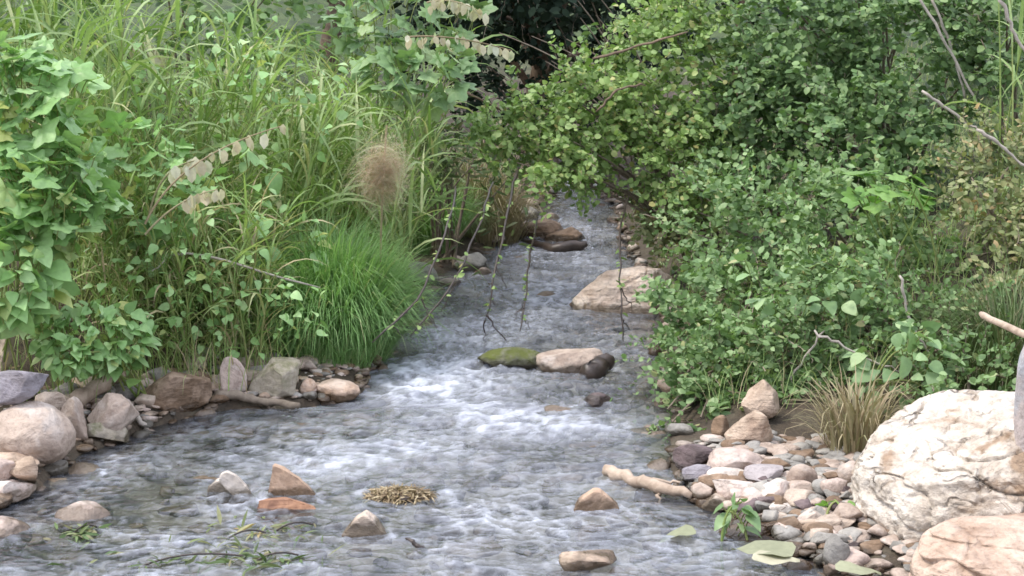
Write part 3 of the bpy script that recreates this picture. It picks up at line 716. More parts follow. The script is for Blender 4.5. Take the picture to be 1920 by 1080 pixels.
rock(880, 500, 925, 524, 'pink', 'pinkish stone just below the grey-brown one at the far left edge', 'cobble', .8)
rock(820, 522, 866, 548, 'tan', 'low tan stone near the far left edge behind the hanging twigs', 'angular', .8)
rock(1010, 398, 1050, 420, 'pale', 'pale stone at the far end right of the small rounded grey one', 'angular', .8)
rock(1020, 424, 1100, 462, 'brown', 'brown ledge stone with a dark gap beneath', 'slab', .8)
rock(880, 425, 950, 462, 'grey', 'low mossy-grey stone left of the brown ledge', 'cobble', .8)
rock(1232, 698, 1276, 738, 'orange', 'reddish stone half under the right-hand bush', 'cobble', .8)
rock(940, 740, 1000, 760, 'grey', 'low grey stone awash in the white water', 'round', .9, sink=.4)
rock(395, 795, 478, 822, 'orange', 'orange stone just under the surface off the left bank', 'round', .9, sink=.3, z=-.035)
rock(505, 795, 615, 828, 'pale', 'pale flat stone just under the surface off the left bank', 'slab', .9, sink=.3, z=-.04)
rock(640, 775, 730, 806, 'pink', 'pinkish flat stone just under the surface in mid stream', 'slab', .9, sink=.3, z=-.04)
rock(100, 935, 215, 995, 'pink', 'broad pinkish stone under water near the lower left corner', 'round', .9, sink=.3, z=-.04)
rock(820, 1003, 945, 1042, 'pink', 'faint pinkish stone under water near the bottom centre', 'round', .9, sink=.3, z=-.045)
rock(-60, 965, 60, 1030, 'pink', 'pinkish stone under water in the lower left corner', 'round', .9, sink=.3, z=-.04)
# right bank
rock(1388, 715, 1465, 792, 'sand', 'upright tan stone under the bush on the right bank', 'angular', .6, up=.0, seed=212)
rock(1356, 768, 1452, 832, 'sand', 'tan block with dark hollow beneath on the right bank', 'block', .7, sub=5)
rock(1333, 778, 1368, 824, 'brown', 'small brown stone left of the tan block', 'cobble')
rock(1262, 832, 1350, 884, 'dark', 'dark purple wet rock at the edge of the gravel', 'angular', .8, sub=5)
rock(1350, 822, 1398, 842, 'brown', 'brown mossy stone just behind the pale dome stone', 'cobble')
rock(1322, 836, 1432, 890, 'pink', 'pale pinkish dome-shaped stone topping the gravel bar', 'round', .8, sub=5)
rock(1322, 872, 1402, 906, 'white', 'flattish pinkish-white stone below the dome-shaped one', 'cobble', .8)
rock(1392, 870, 1472, 902, 'lav', 'lavender-grey slab right of the pinkish-white stone', 'slab', .8, up=.02)
rock(1279, 868, 1337, 906, 'slate', 'dark grey stone with a pale blue facet at the gravel edge', 'block', .8, tilt=.4)
rock(1333, 893, 1424, 938, 'pink', 'wide pink stone in the middle of the gravel bar', 'slab', .8)
rock(1424, 897, 1492, 942, 'pink', 'round pink stone right of the wide pink one', 'cobble', .8)
rock(1390, 896, 1436, 912, 'orange', 'thin reddish stone between two pink ones', 'slab', .8, up=.01)
rock(1474, 871, 1534, 918, 'tan', 'tan arched stone beside the small ground leaves', 'round', .6)
rock(1425, 856, 1484, 882, 'brown', 'flat brown stone behind the lavender slab', 'slab', .8)
rock(1540, 881, 1584, 905, 'brown', 'low brown stone left of the rounded tan one', 'slab', .8)
rock(1568, 864, 1630, 910, 'tan', 'rounded tan stone touching the white boulder', 'round', .8)
rock(1520, 898, 1580, 925, 'grey', 'grey-brown flat stone in front of the low brown one', 'slab', .8)
rock(1384, 930, 1438, 962, 'pink', 'small pink angular stone below the round pink one', 'angular', .8)
rock(1438, 938, 1492, 968, 'white', 'small pinkish-white leaf-shaped stone on the gravel', 'angular', .8)
rock(1302, 958, 1330, 975, 'lav', 'small lavender stone at the waterline', 'cobble', .8)
rock(1345, 984, 1448, 1022, 'brown', 'flat brown slab with black underside at the waterline', 'slab', .7, up=.015)
rock(1490, 952, 1556, 982, 'tan', 'triangular brownish-tan stone near the bright green leaf', 'wedge', .7)
rock(1452, 974, 1500, 996, 'dark', 'dark brown stone at the end of the pale stick', 'cobble', .7)
rock(1543, 1000, 1594, 1070, 'grey', 'upright grey stone at the foot of the white boulder', 'round', .7)
rock(1215, 944, 1330, 972, 'grey', 'long low grey-brown stone below the driftwood log', 'slab', .5)
rock(1290, 925, 1340, 945, 'brown', 'small brown stone beside the driftwood log', 'cobble', .7)
# filler stones that nothing tells apart
rr = random.Random(5)
for i in range(150):
    px, py = rr.uniform(1290, 1600), rr.uniform(900, 1075)
    if px < 1290+(py-900)*1.25-25: continue
    s = rr.uniform(22, 64); rock(px-s/2, py-s*.35, px+s/2, py+s*.2, rr.choice(['grey', 'tan', 'grey', 'pink', 'brown', 'pale', 'dark']), 'small stone among the many on the right-hand gravel bar', rr.choice(['slab', 'angular', 'slab', 'block']), .8, group='small stones of the gravel bar', sub=3, up=rr.uniform(0, .015))
for i in range(70):
    t = rr.random(); px = 60+560*t; py = 800-70*sst(0, .5, t)+rr.uniform(-35, 20)-30*(t > .5)
    s = rr.uniform(18, 48); rock(px-s/2, py-s*.4, px+s/2, py+s*.2, rr.choice(['pink', 'tan', 'grey', 'brown', 'pale']), 'small stone among the pebbles along the left bank', rr.choice(['cobble', 'angular', 'slab']), .8, group='small stones of the left bank', sub=3)

for i in range(46):
    if i < 28: px, py = rr.uniform(60, 760), rr.uniform(785, 1060)
    elif i < 38: px, py = rr.uniform(1000, 1240), rr.uniform(780, 930)
    else: px, py = rr.uniform(780, 1080), rr.uniform(440, 640)
    if i < 28 and px < 1.2*(900-py): continue
    s = rr.uniform(26, 72); hh = s*rr.uniform(.22, .34); rock(px-s/2, py-hh, px+s/2, py, rr.choice(['tan', 'pink', 'brown', 'grey', 'sand']), 'low wet stone half sunk in the shallow stream, barely breaking the surface', rr.choice(['cobble', 'angular', 'slab']), .8, group='half-sunk stones of the stream bed', sub=3, z=-.014, sink=.2)
# the big white boulder and what lies round it
def bigrock(name, label, c, dims, mat, seed, sub=6, cuts=10, layered=0., yaw=0., lo=.6):
    r = np.random.default_rng(seed); V, F = ico(sub); V = np.sign(V)*np.abs(V)**.85
    for _ in range(cuts):
        n = unit(r.normal(size=3)); d = r.uniform(lo, .95); t = np.maximum(V@n-d, 0); V -= .9*t[:, None]*n
    V = V*(1+.10*fbm(V*1.4+seed, 2))[:, None]; N = unit(V)
    if layered:
        zz = V[:, 2]*2.6+.35*V[:, 0]+1.5*perlin(V*1.3+3); st = np.abs((zz % 1)-.5)*2
        V[:, :2] *= (1-.05*layered*sst(.0, .35, .35-st)*2)[:, None]; V += N*(.02*fbm(V*np.array([3, 3, 9]), 4))[:, None]
    else:
        cr = np.abs(perlin(V*2.2+9)); cr2 = np.abs(perlin(V*4.7+5)+.3*perlin(V*9))
        V += N*(-.05*np.exp(-(cr/.02)**2)-.02*np.exp(-(cr2/.03)**2)+.05*fbm(V*3.+seed, 6, .6)-.035*np.abs(fbm(V*6+2, 5, .6)))[:, None]
    mn, mx = V.min(0), V.max(0); V = (V-(mn+mx)/2)/(mx-mn)*np.array(dims)
    a = yaw; V = V@np.array([[math.cos(a), -math.sin(a), 0], [math.sin(a), math.cos(a), 0], [0, 0, 1]]).T
    return link(name, mesh_np(name, V, F, M[mat]), None, c, label, 'boulder')
bc = at_Y(1905, 990, 4.55)
bigrock('boulder', 'huge cracked white limestone boulder filling the lower right corner', (bc.x, 4.55, .12), (.98, .80, .56), 'cliff', 24, 7, 8, lo=.74)
sc = at_Y(1900, 1040, 4.02)
bigrock('boulder', 'pinkish layered slab lying in front of the huge white boulder', (sc.x+.02, 3.98, .10), (.60, .42, .26), 'slab', 34, 6, 9, .7, .1, .62)
pc = at_Y(1948, 770, 4.35)
V, F = rock_np(77, 'round', (.155, .12, .50), 5, .12)
link('standing_stone', mesh_np('standing_stone', V, F, M['post']), None, (pc.x, 4.30, pc.z-.03), 'upright grey stone with a bluish top standing on the white boulder at the right edge', 'stone')

# ------------------------------------------------------------------ wood
def stick(name, label, pts, r0, r1, mat, cat='stick', k=8, wob=.004, subs=(), group=None):
    P = np.array([np.array(p, float) for p in pts]); t = np.linspace(0, 1, len(P)); tt = np.linspace(0, 1, 14)
    Q = np.stack([np.interp(tt, t, P[:, i]) for i in range(3)], -1); Q[1:-1] = (Q[:-2]+2*Q[1:-1]+Q[2:])/4; Q += RG.normal(size=Q.shape)*wob
    rad = np.linspace(r0, r1, 14)*(1+.15*RG.normal(size=14)*.6); rad[0] *= .7; rad[-1] *= .6
    b = Q[0].copy(); V, F = tube(Q-b, rad, k)
    V = np.concatenate([V, [Q[0]-b, Q[-1]-b]]); n = len(V); cap = [(j, n-2, n-2, (j+1) % k) for j in range(0)]
    root = link(name, mesh_np(name, V, F, M[mat]), None, b, label, cat, group)
    # closed ends
    bm = bmesh.new(); bm.from_mesh(root.data); bmesh.ops.holes_fill(bm, edges=bm.edges, sides=0); bm.to_mesh(root.data); bm.free()
    for s in subs:
        Pp = np.array([np.array(p, float) for p in s[0]]); tq = np.linspace(0, 1, 8); Qs = np.stack([np.interp(tq, np.linspace(0, 1, len(Pp)), Pp[:, i]) for i in range(3)], -1)
        Qs[1:-1] += RG.normal(size=(6, 3))*wob; V, F = tube(Qs-b, np.linspace(s[1], s[1]*.4, 8), 6); link('side_twig', mesh_np('side_twig', V, F, M[mat]), root)
    return root
def g(px, py, z=0.): return hit(px, py, .03 if z > .01 else -.01, 0.)
stick('driftwood_branch', 'forked pale driftwood branch lying on the left-hand stones', [hit(138, 752, .05), hit(185, 725, .07), hit(243, 690, .10)], .036, .022, 'drift', 'driftwood', 10, .005, [([g(170, 735, .1), g(120, 705, .12)], .02), ([g(150, 745, .09), g(235, 758, .05)], .016)])
stick('driftwood_stick', 'grey wet stick dipping into the pool beside the tan boulder', [g(244, 765, .08), g(262, 790, .05), g(284, 812, 0)], .012, .008, 'greystick', 'driftwood')
stick('driftwood_plank', 'flat weathered grey driftwood at the edge of the left bank', [g(405, 738, .05), g(470, 748, .05), g(560, 762, .02)], .02, .014, 'twig', 'driftwood', 8, .005, [([g(480, 752, .05), g(520, 772, .0)], .01)])
V, F = rock_np(301, 'slab', (.185, .06, .055), 5, .04); c = at_z(538, 948, .012)
link('driftwood_chunk', mesh_np('driftwood_chunk', V, F, M['redwood']), None, c, 'reddish-brown wet wood chunk beside the white stone in the stream', 'driftwood')
stick('driftwood_log', 'short tan driftwood log slanting into the stream from the gravel', [g(1136, 880, .035), g(1200, 900, .03), g(1292, 930, .03)], .024, .016, 'drift', 'driftwood', 10, .006, [([g(1195, 900, .03), g(1275, 905, .06)], .01), ([g(1230, 915, .03), g(1235, 945, .0)], .008)])
stick('thin_white_stick', 'thin white stick lying behind the dark purple rock', [g(1264, 849, .07), g(1342, 837, .09)], .005, .006, 'greystick', k=6, wob=.001)
stick('pale_stick', 'pale flat stick on the gravel pointing at the white boulder', [g(1456, 982, .05), g(1590, 977, .07)], .006, .012, 'drift', k=6, wob=.001)
stick('wood_stub', 'black wet wood stub rising at the end of the flat pinkish stone', [at_z(1100, 706, .0), at_z(1115, 692, .05), at_z(1142, 676, .06)], .045, .034, 'driftdark', 'driftwood')
stick('slot_shade_bar', 'black bar standing for the shade in the slot under the far brown ledge', [at_z(985, 455, .0), at_z(1040, 468, .02), at_z(1096, 456, .05)], .03, .035, 'driftdark', 'driftwood', 8)  # black bar added in place of the shade in the slot
stick('cut_stick', 'tan bare stick entering from the right edge above the white boulder', [at_Y(1838, 588, 4.9), at_Y(1865, 603, 4.8), at_Y(1990, 655, 4.45), at_Y(2420, 840, 4.0)], .011, .012, 'drift', 'stick', 8, .001)
stick('small_twig', 'thin dark twig poking from the water left of bottom centre', [at_z(760, 1008, .03), at_z(778, 1018, .02), at_z(800, 1036, -.01)], .004, .009, 'driftdark', 'twig', 6, .002)
stick('long_dry_stick', 'long dry grey stick lying across the left-hand grass', [at_Y(322, 478, 6.25), at_Y(350, 472, 6.25), at_Y(450, 497, 6.2), at_Y(600, 538, 6.3)], .006, .004, 'greystick', 'stick', 6, .004, [([at_Y(322, 478, 6.25), at_Y(285, 508, 6.2)], .005)])
for i, (a_, b_, c_, lb) in enumerate([((700, 640), (790, 560), (840, 420), 'leftmost bare twig drooping towards the water from the hanging branch'), ((770, 630), (850, 540), (905, 410), 'long bent twig with small buds left of the central hanging twig'), ((910, 600), (930, 500), (955, 385), 'thick dark twig hanging nearly straight down over mid stream'), ((975, 620), (985, 560), (990, 480), 'short thin twig hanging right of the thick dark one'), ((1170, 640), (1165, 540), (1160, 440), 'thin twig hanging in front of the large pale pink boulder')]):
    Yt = [6.1, 6.4, 6.9, 7.0, 6.9][i]; P = [at_Y(c_[0]+18, c_[1]-70, Yt+.9), at_Y(*c_, Yt+.5), at_Y(*b_, Yt+.1), at_Y(*a_, Yt)]
    q0 = at_Y(*a_, Yt); m_ = at_Y(*b_, Yt+.1)
    subs = [([m_, m_+Vector((.05*(-1)**i, 0, -.10))], .0035), ([q0+(m_-q0)*.4, q0+(m_-q0)*.4+Vector((.035, 0, -.05))], .003), ([q0+(m_-q0)*.7, q0+(m_-q0)*.7+Vector((-.04, 0, -.03))], .003)]
    if i == 2: subs.append(([at_Y(912, 590, Yt), at_Y(950, 640, Yt)], .005)); subs.append(([at_Y(910, 600, Yt), at_Y(908, 650, Yt)], .004))
    tw_ = stick('hanging_twig', lb, P, .008 if i == 2 else .0055, .0035, 'driftdark', 'twig', 6, .004, subs)
    for q in range(22):
        t_ = random.random()**.7; a_p = P[0]*(1-t_)+P[1]*t_ if random.random() < .35 else (P[1]*(1-t_)+P[2]*t_ if random.random() < .6 else P[2]*(1-t_)+P[3]*t_)
        o = bpy.data.objects.new('leaf', tmesh('oval', random.randrange(4), M['shA'])); COL.objects.link(o); o.parent = tw_
        o.location = a_p-Vector(tw_.location); o.rotation_euler = (random.uniform(-.9, .9), random.uniform(-.8, .8), random.uniform(0, 6.28)); o.scale = (random.uniform(.018, .034),)*3
for i, (p, lb) in enumerate([([(1720, -10), (1790, 110), (1840, 210)], 'upper bare grey stem slanting through the dark bush at top right'), ([(1745, -10), (1785, 90), (1810, 190)], 'bare stem beside the upper grey one, curving down to the olive bush'), ([(1875, -10), (1900, 60), (1935, 120)], 'thick bare stem crossing the top right corner'), ([(1665, 172), (1700, 215), (1725, 245)], 'short reddish bare twig in the middle of the dark bush'), ([(1730, 170), (1790, 215), (1835, 245)], 'pale bare stem lying on top of the olive bush'), ([(1830, 240), (1880, 275), (1930, 320)], 'pale stem crossing the olive bush near the right edge'), ([(1110, 110), (1200, 85), (1290, 60)], 'dark arching branch crossing the yellow-green bush near the top'), ([(1120, 210), (1160, 165), (1210, 160)], 'dark curved twig beside the reddish hole in the hanging leaves'), ([(915, 305), (960, 262), (985, 240)], 'short pale dead twig sloping up to the hanging leaves'), ([(870, 170), (950, 210), (1010, 285)], 'brown dead twig slanting down through the left weeds')]):
    Yt = [7.4, 7.5, 5.9, 7.9, 6.5, 6.0, 7.6, 7.7, 8.2, 8.3][i]
    stick('bare_stem', lb, [at_Y(*q, Yt) for q in p], .0075, .005, 'greystick' if i not in (6, 7, 9) else 'bark', 'stem', 6, .003)

for pl, Yt, lb in [([(1478, 745), (1488, 700), (1545, 620)], 5.75, 'bent brown stem rising from the straw tuft into the blue-green bush'), ([(1525, 620), (1600, 660), (1700, 705)], 5.6, 'thin arching stem across the lower right bush'), ([(1688, 515), (1700, 590), (1745, 665)], 5.7, 'grey stem dropping through the bush left of the tan stick'), ([(1555, 585), (1600, 560), (1640, 520)], 6.1, 'short pale twig lying on the blue-green bush'), ([(1340, 830), (1385, 770), (1400, 735)], 5.8, 'dark twig leaning on the upright tan stone')]:
    stick('bare_stem', lb, [at_Y(*q, Yt) for q in pl], .0055, .0035, 'greystick' if lb[0] != 'd' else 'bark', 'stem', 6, .004)
# ================================================================== VEGETATION
# background behind the stream bend
def tree(name, label, x, y, h, cr, seed, mat='shadeleaf'):
    z = th(x, y); root = thing(name, label, 'tree', (x, y, z)); rr = random.Random(seed)
    C = bez((0, 0, -.1), (rr.uniform(-.2, .2), 0, h*.5), (rr.uniform(-.4, .4), 0, h), 10); V, F = tube(C, np.linspace(.11, .03, 10), 9); link('trunk', mesh_np('trunk', V, F, M['bark']), root)
    L = Leafage(); n = int(1400*cr); cent = []
    for k in range(9):
        s = C[4+k % 6]; e = s+np.array([rr.uniform(-1, 1)*cr, rr.uniform(-1, 1)*cr, rr.uniform(.0, .9)]); cent.append(e); V, F = tube(bez(s, (s+e)/2+np.array([0, 0, .2]), e, 6), np.linspace(.035, .012, 6), 6); link('limb', mesh_np('limb', V, F, M['bark']), root)
    cent = np.array(cent); w = RG.integers(0, len(cent), n); P = cent[w]+unit(rv(n))*(cr*.55*RG.random(n)**.4)[:, None]*np.array([1, 1, .7])+np.array([x, y, z])
    L.add('oval', P, frame(unit(rv(n)), unit(rv(n, .8)+np.array([0, 0, .6]))), .10*RG.uniform(.6, 1.2, n))
    L.finish(root, M[mat], 'leaf', 0, 'crown'); return root
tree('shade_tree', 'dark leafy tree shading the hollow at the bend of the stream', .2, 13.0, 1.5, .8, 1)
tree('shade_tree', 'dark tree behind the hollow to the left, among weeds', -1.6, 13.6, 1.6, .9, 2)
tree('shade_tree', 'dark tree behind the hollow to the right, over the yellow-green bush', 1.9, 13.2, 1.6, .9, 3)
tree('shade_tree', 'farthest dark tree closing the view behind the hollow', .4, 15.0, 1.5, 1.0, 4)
root = None
shrub('shade_canopy', 'dense dark canopy added above the hollow to shade it where the stream disappears', [blob(760, -230, 1200, 30, 11.9, 2.0)], 'oval', .10, 'shadeleaf', (.9, 12.4), dens=2.2, tw=.5, nsing=60)  # added mostly above the view to darken the hollow below
shrub('back_bush', 'bush behind the reeds closing the view at top left', [blob(-160, -190, 330, 200, 9.6, .8), blob(230, -190, 700, 190, 10.0, .8)], 'oval', .075, 'shC', (-2.0, 10.0), dens=.95, tw=.4, nsing=120)
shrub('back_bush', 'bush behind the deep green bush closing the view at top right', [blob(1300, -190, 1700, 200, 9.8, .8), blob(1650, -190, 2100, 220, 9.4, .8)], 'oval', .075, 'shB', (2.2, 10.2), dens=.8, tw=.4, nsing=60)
shrub('dark_bush', 'dim dark bush deep in the shaded hollow at top centre', [blob(700, -80, 1000, 230, 12.6, 1.2), blob(950, -120, 1330, 300, 12.3, 1.2)], 'oval', .07, 'shadeleaf', (.6, 12.6), dens=.8, tw=.45, nsing=150)
shrub('dim_bush', 'dim green bush with pale leaves behind the hanging branch', [blob(1040, -30, 1190, 110, 9.6, .4), blob(980, 80, 1100, 180, 10.0, .3)], 'oval', .06, 'shB', (1.1, 10.3), dens=.5, tw=.4, seed=3, nsing=200)

# right bank
shrub('bush', 'yellow-green bush leaning over the stream at top right of centre', [blob(1130, -60, 1390, 330, 8.3, .8), blob(1180, 180, 1420, 420, 8.0, .6)], 'round', .047, 'shA', (1.45, 8.3), seed=11, dens=1.5)
shrub('hanging_branch_bush', 'pale yellow-green leafy branches hanging over the stream in the centre', [blob(980, 100, 1220, 350, 8.1, .5), blob(850, 165, 1080, 330, 8.2, .4), blob(930, 240, 1150, 375, 7.9, .4)], 'round', .048, 'shA', (1.1, 8.5), seed=12, droop=.05, tw=.22, dens=2.0)
shrub('bush', 'brownish green bush low over the water above the pale pink boulder', [blob(1150, 330, 1360, 500, 8.3, .5)], 'oval', .042, 'shD', (1.0, 8.7), seed=13, droop=.2, dens=1.1)
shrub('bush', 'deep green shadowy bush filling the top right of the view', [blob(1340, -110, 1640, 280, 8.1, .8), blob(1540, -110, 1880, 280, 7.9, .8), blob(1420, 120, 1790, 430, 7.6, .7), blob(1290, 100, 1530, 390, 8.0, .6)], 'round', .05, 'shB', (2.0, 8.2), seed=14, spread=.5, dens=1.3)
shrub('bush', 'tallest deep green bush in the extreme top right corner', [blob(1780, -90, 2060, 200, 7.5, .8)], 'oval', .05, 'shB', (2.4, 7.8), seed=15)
shrub('bush', 'mid green bush right of the pale pink boulder', [blob(1230, 290, 1530, 590, 7.0, .7), blob(1210, 450, 1450, 720, 6.4, .5)], 'oval', .045, 'shC', (1.25, 7.4), seed=16, dens=1.2, spread=.9)
shrub('bush', 'blue-green bush in the middle of the right bank below the bright broad leaves', [blob(1420, 290, 1800, 620, 6.7, .7), blob(1370, 440, 1720, 750, 6.05, .5)], 'oval', .045, 'shC', (1.5, 7.0), seed=17, dens=1.2, spread=.9)
shrub('bush', 'low blue-green bush trailing to the gravel above the dark purple rock', [blob(1215, 570, 1480, 810, 6.0, .5), blob(1235, 660, 1400, 845, 5.9, .4), blob(1225, 730, 1360, 860, 5.65, .25), blob(1350, 580, 1600, 780, 5.85, .4)], 'oval', .040, 'shC', (.9, 6.5), seed=18, droop=.2, dens=2.2, spread=.95)
shrub('bush', 'olive-brown bush at the right edge above the bare tan stick', [blob(1750, 190, 2040, 480, 6.4, .7), blob(1760, 400, 2040, 640, 6.2, .6)], 'oval', .038, 'shD', (2.0, 6.5), seed=19, dens=1.2)
shrub('bush', 'low green bush between the dry straw tuft and the olive-brown bush', [blob(1500, 520, 1920, 800, 5.95, .5), blob(1640, 620, 1940, 840, 5.5, .4)], 'oval', .036, 'shC', (1.6, 5.9), seed=20, dens=1.3, spread=.9)
shrub('ground_plant', 'low round-leaved plant creeping over the gravel beside the straw tuft', [blob(1430, 770, 1610, 900, 5.7, .3), blob(1430, 690, 1520, 860, 5.85, .25)], 'round', .042, 'shC', (.95, 5.75), 'plant', seed=22, dens=.8, tw=.16)
vine('broad_leaved_plant', 'bright green broad-leaved plant in the middle of the right bank', [blob(1580, 310, 1760, 400, 6.25, .25)], .12, 'bright', 16, (1.5, 6.4), 'lobed', 'plant', seed=31, tilt=.35)
vine('heart_leaved_vine', 'heart-leaved vine above the white boulder and left of the tan stick', [blob(1600, 590, 1790, 800, 5.5, .3)], .07, 'vinegrey', 90, (1.35, 5.6), 'heart', seed=32, tilt=.5)
vine('heart_leaved_vine', 'scattered heart-leaved vine climbing over the blue-green bush', [blob(1380, 440, 1640, 600, 5.85, .25)], .06, 'vinegrey', 26, (1.2, 6.6), 'heart', seed=33, tilt=.5)

# left bank: vines
vine('broad_leaved_vine', 'pale green lobed-leaf vine heaped at the top left edge', [blob(-60, 60, 170, 330, 6.0, .7), blob(-60, 240, 230, 470, 5.8, .6)], .105, 'vine', 420, (-1.9, 6.3), 'lobed', seed=41, tilt=.6, shell=.3)
vine('broad_leaved_vine', 'low lobed-leaf vine at the left edge above the blue-grey slab', [blob(-60, 430, 110, 620, 5.6, .4)], .09, 'vine', 130, (-1.8, 5.8), 'heart', seed=42, tilt=.5)
vine('small_leaved_vine', 'small-leaved green vine spilling over the left-hand stones', [blob(60, 560, 290, 700, 5.75, .3), blob(90, 630, 180, 700, 5.6, .15)], .055, 'vine', 330, (-1.4, 5.9), 'heart', seed=43, tilt=.6)
vine('broad_leaved_vine', 'few broad leaves among the tall grass left of the brown plume', [blob(370, 270, 530, 440, 6.7, .4), blob(440, 380, 620, 520, 6.6, .3)], .085, 'vine', 80, (-1.2, 6.9), 'heart', seed=44, tilt=.5)
vine('broad_leaved_vine', 'greyish broad-leaved vine at top centre left of the dark hollow', [blob(620, -60, 900, 110, 8.2, .6), blob(680, 60, 880, 200, 8.0, .5)], .10, 'vinegrey', 220, (-.8, 8.4), 'lobed', seed=45, tilt=.6)
vine('broad_leaved_vine', 'lobed leaves scattered through the grass between the top left vine and the reeds', [blob(170, 220, 380, 480, 6.4, .4)], .09, 'vine', 110, (-1.6, 6.5), 'lobed', seed=46, tilt=.6)
shrub('hanging_sprays', 'thin leafy sprays hanging across the dark hollow', [blob(890, 20, 1130, 150, 9.2, .3)], 'oval', .045, 'shA', (1.4, 9.4), 'branch', dens=.45, seed=91, tw=.3, nbr=3)
# reeds and tall grass
def pts_in(x0, x1, Y0, Y1, n, seed):
    r = random.Random(seed); o = []
    for _ in range(n):
        Y_ = r.uniform(Y0, Y1); px = r.uniform(x0, x1); o.append(((px-960)/FPX*Y_*1.02, Y_))
    return o
reedclump('tall_reed_clump', 'tall dark-green reed clump behind the pale top left vine', pts_in(130, 330, 6.6, 7.6, 34, 1), 1.15, 'reed', 10, .55, seed=51)
reedclump('tall_reed_clump', 'yellow-green reeds arching right at the top left of the view', pts_in(330, 600, 6.9, 8.2, 60, 2), 1.0, 'reed', 10, .5, seed=52, lean=.3, az=0)
reedclump('tall_reed_clump', 'reeds with long pale blades left of the greyish vine', pts_in(540, 760, 7.2, 8.6, 50, 3), .95, 'reed', 10, .5, seed=53, lean=.3, az=0)
reedclump('tall_reed_clump', 'reeds rising in the extreme top left corner', pts_in(-80, 150, 7.2, 8.2, 30, 4), 1.3, 'reed', 9, .6, seed=54)
reedclump('short_reed_clump', 'mid-height grass blades tangled with dry stems, centre left', pts_in(190, 500, 6.2, 7.0, 100, 5), .6, 'grassmix', 10, .32, seed=55)
reedclump('short_reed_clump', 'grass blades fringing the stones at the foot of the left bank', pts_in(150, 640, 6.42, 6.85, 130, 6), .22, 'grassmix', 9, .22, seed=56, culms=False)
reedclump('far_reed_clump', 'reeds beyond the greyish vine beside the dark hollow', pts_in(600, 800, 9, 10.4, 24, 7), 1.1, 'reed', 9, .5, seed=57, lean=.3, az=0)
reedclump('thin_reed_clump', 'few upright reeds in front of the top right corner bush', pts_in(1850, 1900, 6.3, 6.6, 4, 8), 1.4, 'reed', 5, .5, seed=58)
tussock('grass_tussock', 'bright soft green grass mound hanging over the left water edge', (625, 672), .52, .52, 11000, 'grass', 'thin', seed=61, depth=.6, out=.4)
reedclump('short_reed_clump', 'light green grass blades rising out of the bright grass mound', pts_in(500, 700, 6.35, 6.9, 60, 16), .35, 'grass', 8, .26, seed=68, lean=.3, culms=False)
tussock('grass_tussock', 'low fringe of green blades between the bright mound and the orange stone', (600, 700), .50, .20, 2600, 'grass', 'thin', seed=69, depth=.25, out=.8)
vine('small_leaved_weed', 'small-leaved pale green weeds mixed into the grass of the left bank', [blob(150, 330, 560, 660, 6.25, .5), blob(230, 470, 620, 690, 6.15, .3)], .043, 'vine', 230, (-1.3, 6.3), 'heart', 'weed', seed=47, tilt=.6, shell=.2)
vine('small_leaved_weed', 'light green leafy weeds high among the reeds of the left bank', [blob(200, 20, 700, 330, 7.0, .6)], .05, 'vine', 150, (-1.2, 7.1), 'heart', 'weed', seed=48, tilt=.6, shell=.2)
tussock('grass_tussock', 'smaller green grass mound behind the bright one, beside the far stones', (800, 480), .42, .45, 3500, 'grass', 'thin', seed=62, depth=.6)
tussock('grass_tussock', 'tangled green and straw grass left of the bright mound', (430, 670), .75, .42, 5000, 'grassmix', 'thin', seed=63, depth=.6)
tussock('grass_tussock', 'dry straw coloured grass beneath the top left vine', (200, 640), .75, .40, 2600, 'grassmix', 'thin', seed=64, depth=.5)
tussock('grass_tussock', 'dark green upright grass behind the right edge of the white boulder', (1890, 800), .45, .38, 1500, 'weed', 'thin', seed=65, depth=.3)
tussock('grass_tussock', 'straw and green stems standing under the seed stalks of the left bank', (330, 640), .75, .50, 3800, 'grassmix', 'thin', seed=70, depth=.5)
tussock('straw_tuft', 'dry straw tuft fanning out left of the white boulder', (1600, 872), .22, .32, 300, 'straw', 'wisp', seed=66, nsing=200, depth=.25, out=1.3)
tussock('brown_weed_clump', 'brown dead stems drooping beside the stream at the shaded bend', (905, 452), .5, .62, 1500, 'straw', 'thin', seed=67, depth=.5)
shrub('dark_weed', 'dark narrow-leaved weed drooping over the stream right of the brown plume', [blob(760, 190, 930, 380, 8.6, .5), blob(850, 200, 1000, 380, 8.9, .4)], 'lance', .10, 'weed', (-.4, 9.0), 'weed', seed=71, droop=.7, tw=.3, dens=3.6, spread=.8)
# reddish plume
c = at_Y(715, 500, 6.9); root = thing('reddish_plume', 'fluffy reddish-brown dry plume above the bright grass mound', 'seed head', (c.x, 6.9, th(c.x, 6.9)))
b = np.array(root.location); top = np.array(at_Y(725, 235, 6.8)); V, F = tube(bez((0, 0, 0), (-.02, 0, .4), top-b, 8), .005, 5); link('stalk', mesh_np('stalk', V, F, M['straw']), root)
L = Leafage(); n = 7000; t = RG.random(n); ctr = np.array(at_Y(722, 290, 6.75))*(t[:, None])+np.array(at_Y(708, 355, 6.7))*(1-t[:, None])
P = ctr+rv(n)*np.array([.045, .045, .045]); D = unit(rv(n, .6)+np.array([0, 0, -.5])); Rm = frame(np.cross(D, np.array([0, 1., .1])), D); Rm = Rm[:, :, [0, 1, 2]]
L.add('thin', P, Rm, .075*RG.uniform(.5, 1.3, n)); L.finish(root, M['plume'], 'bristle', 0, 'bristles')
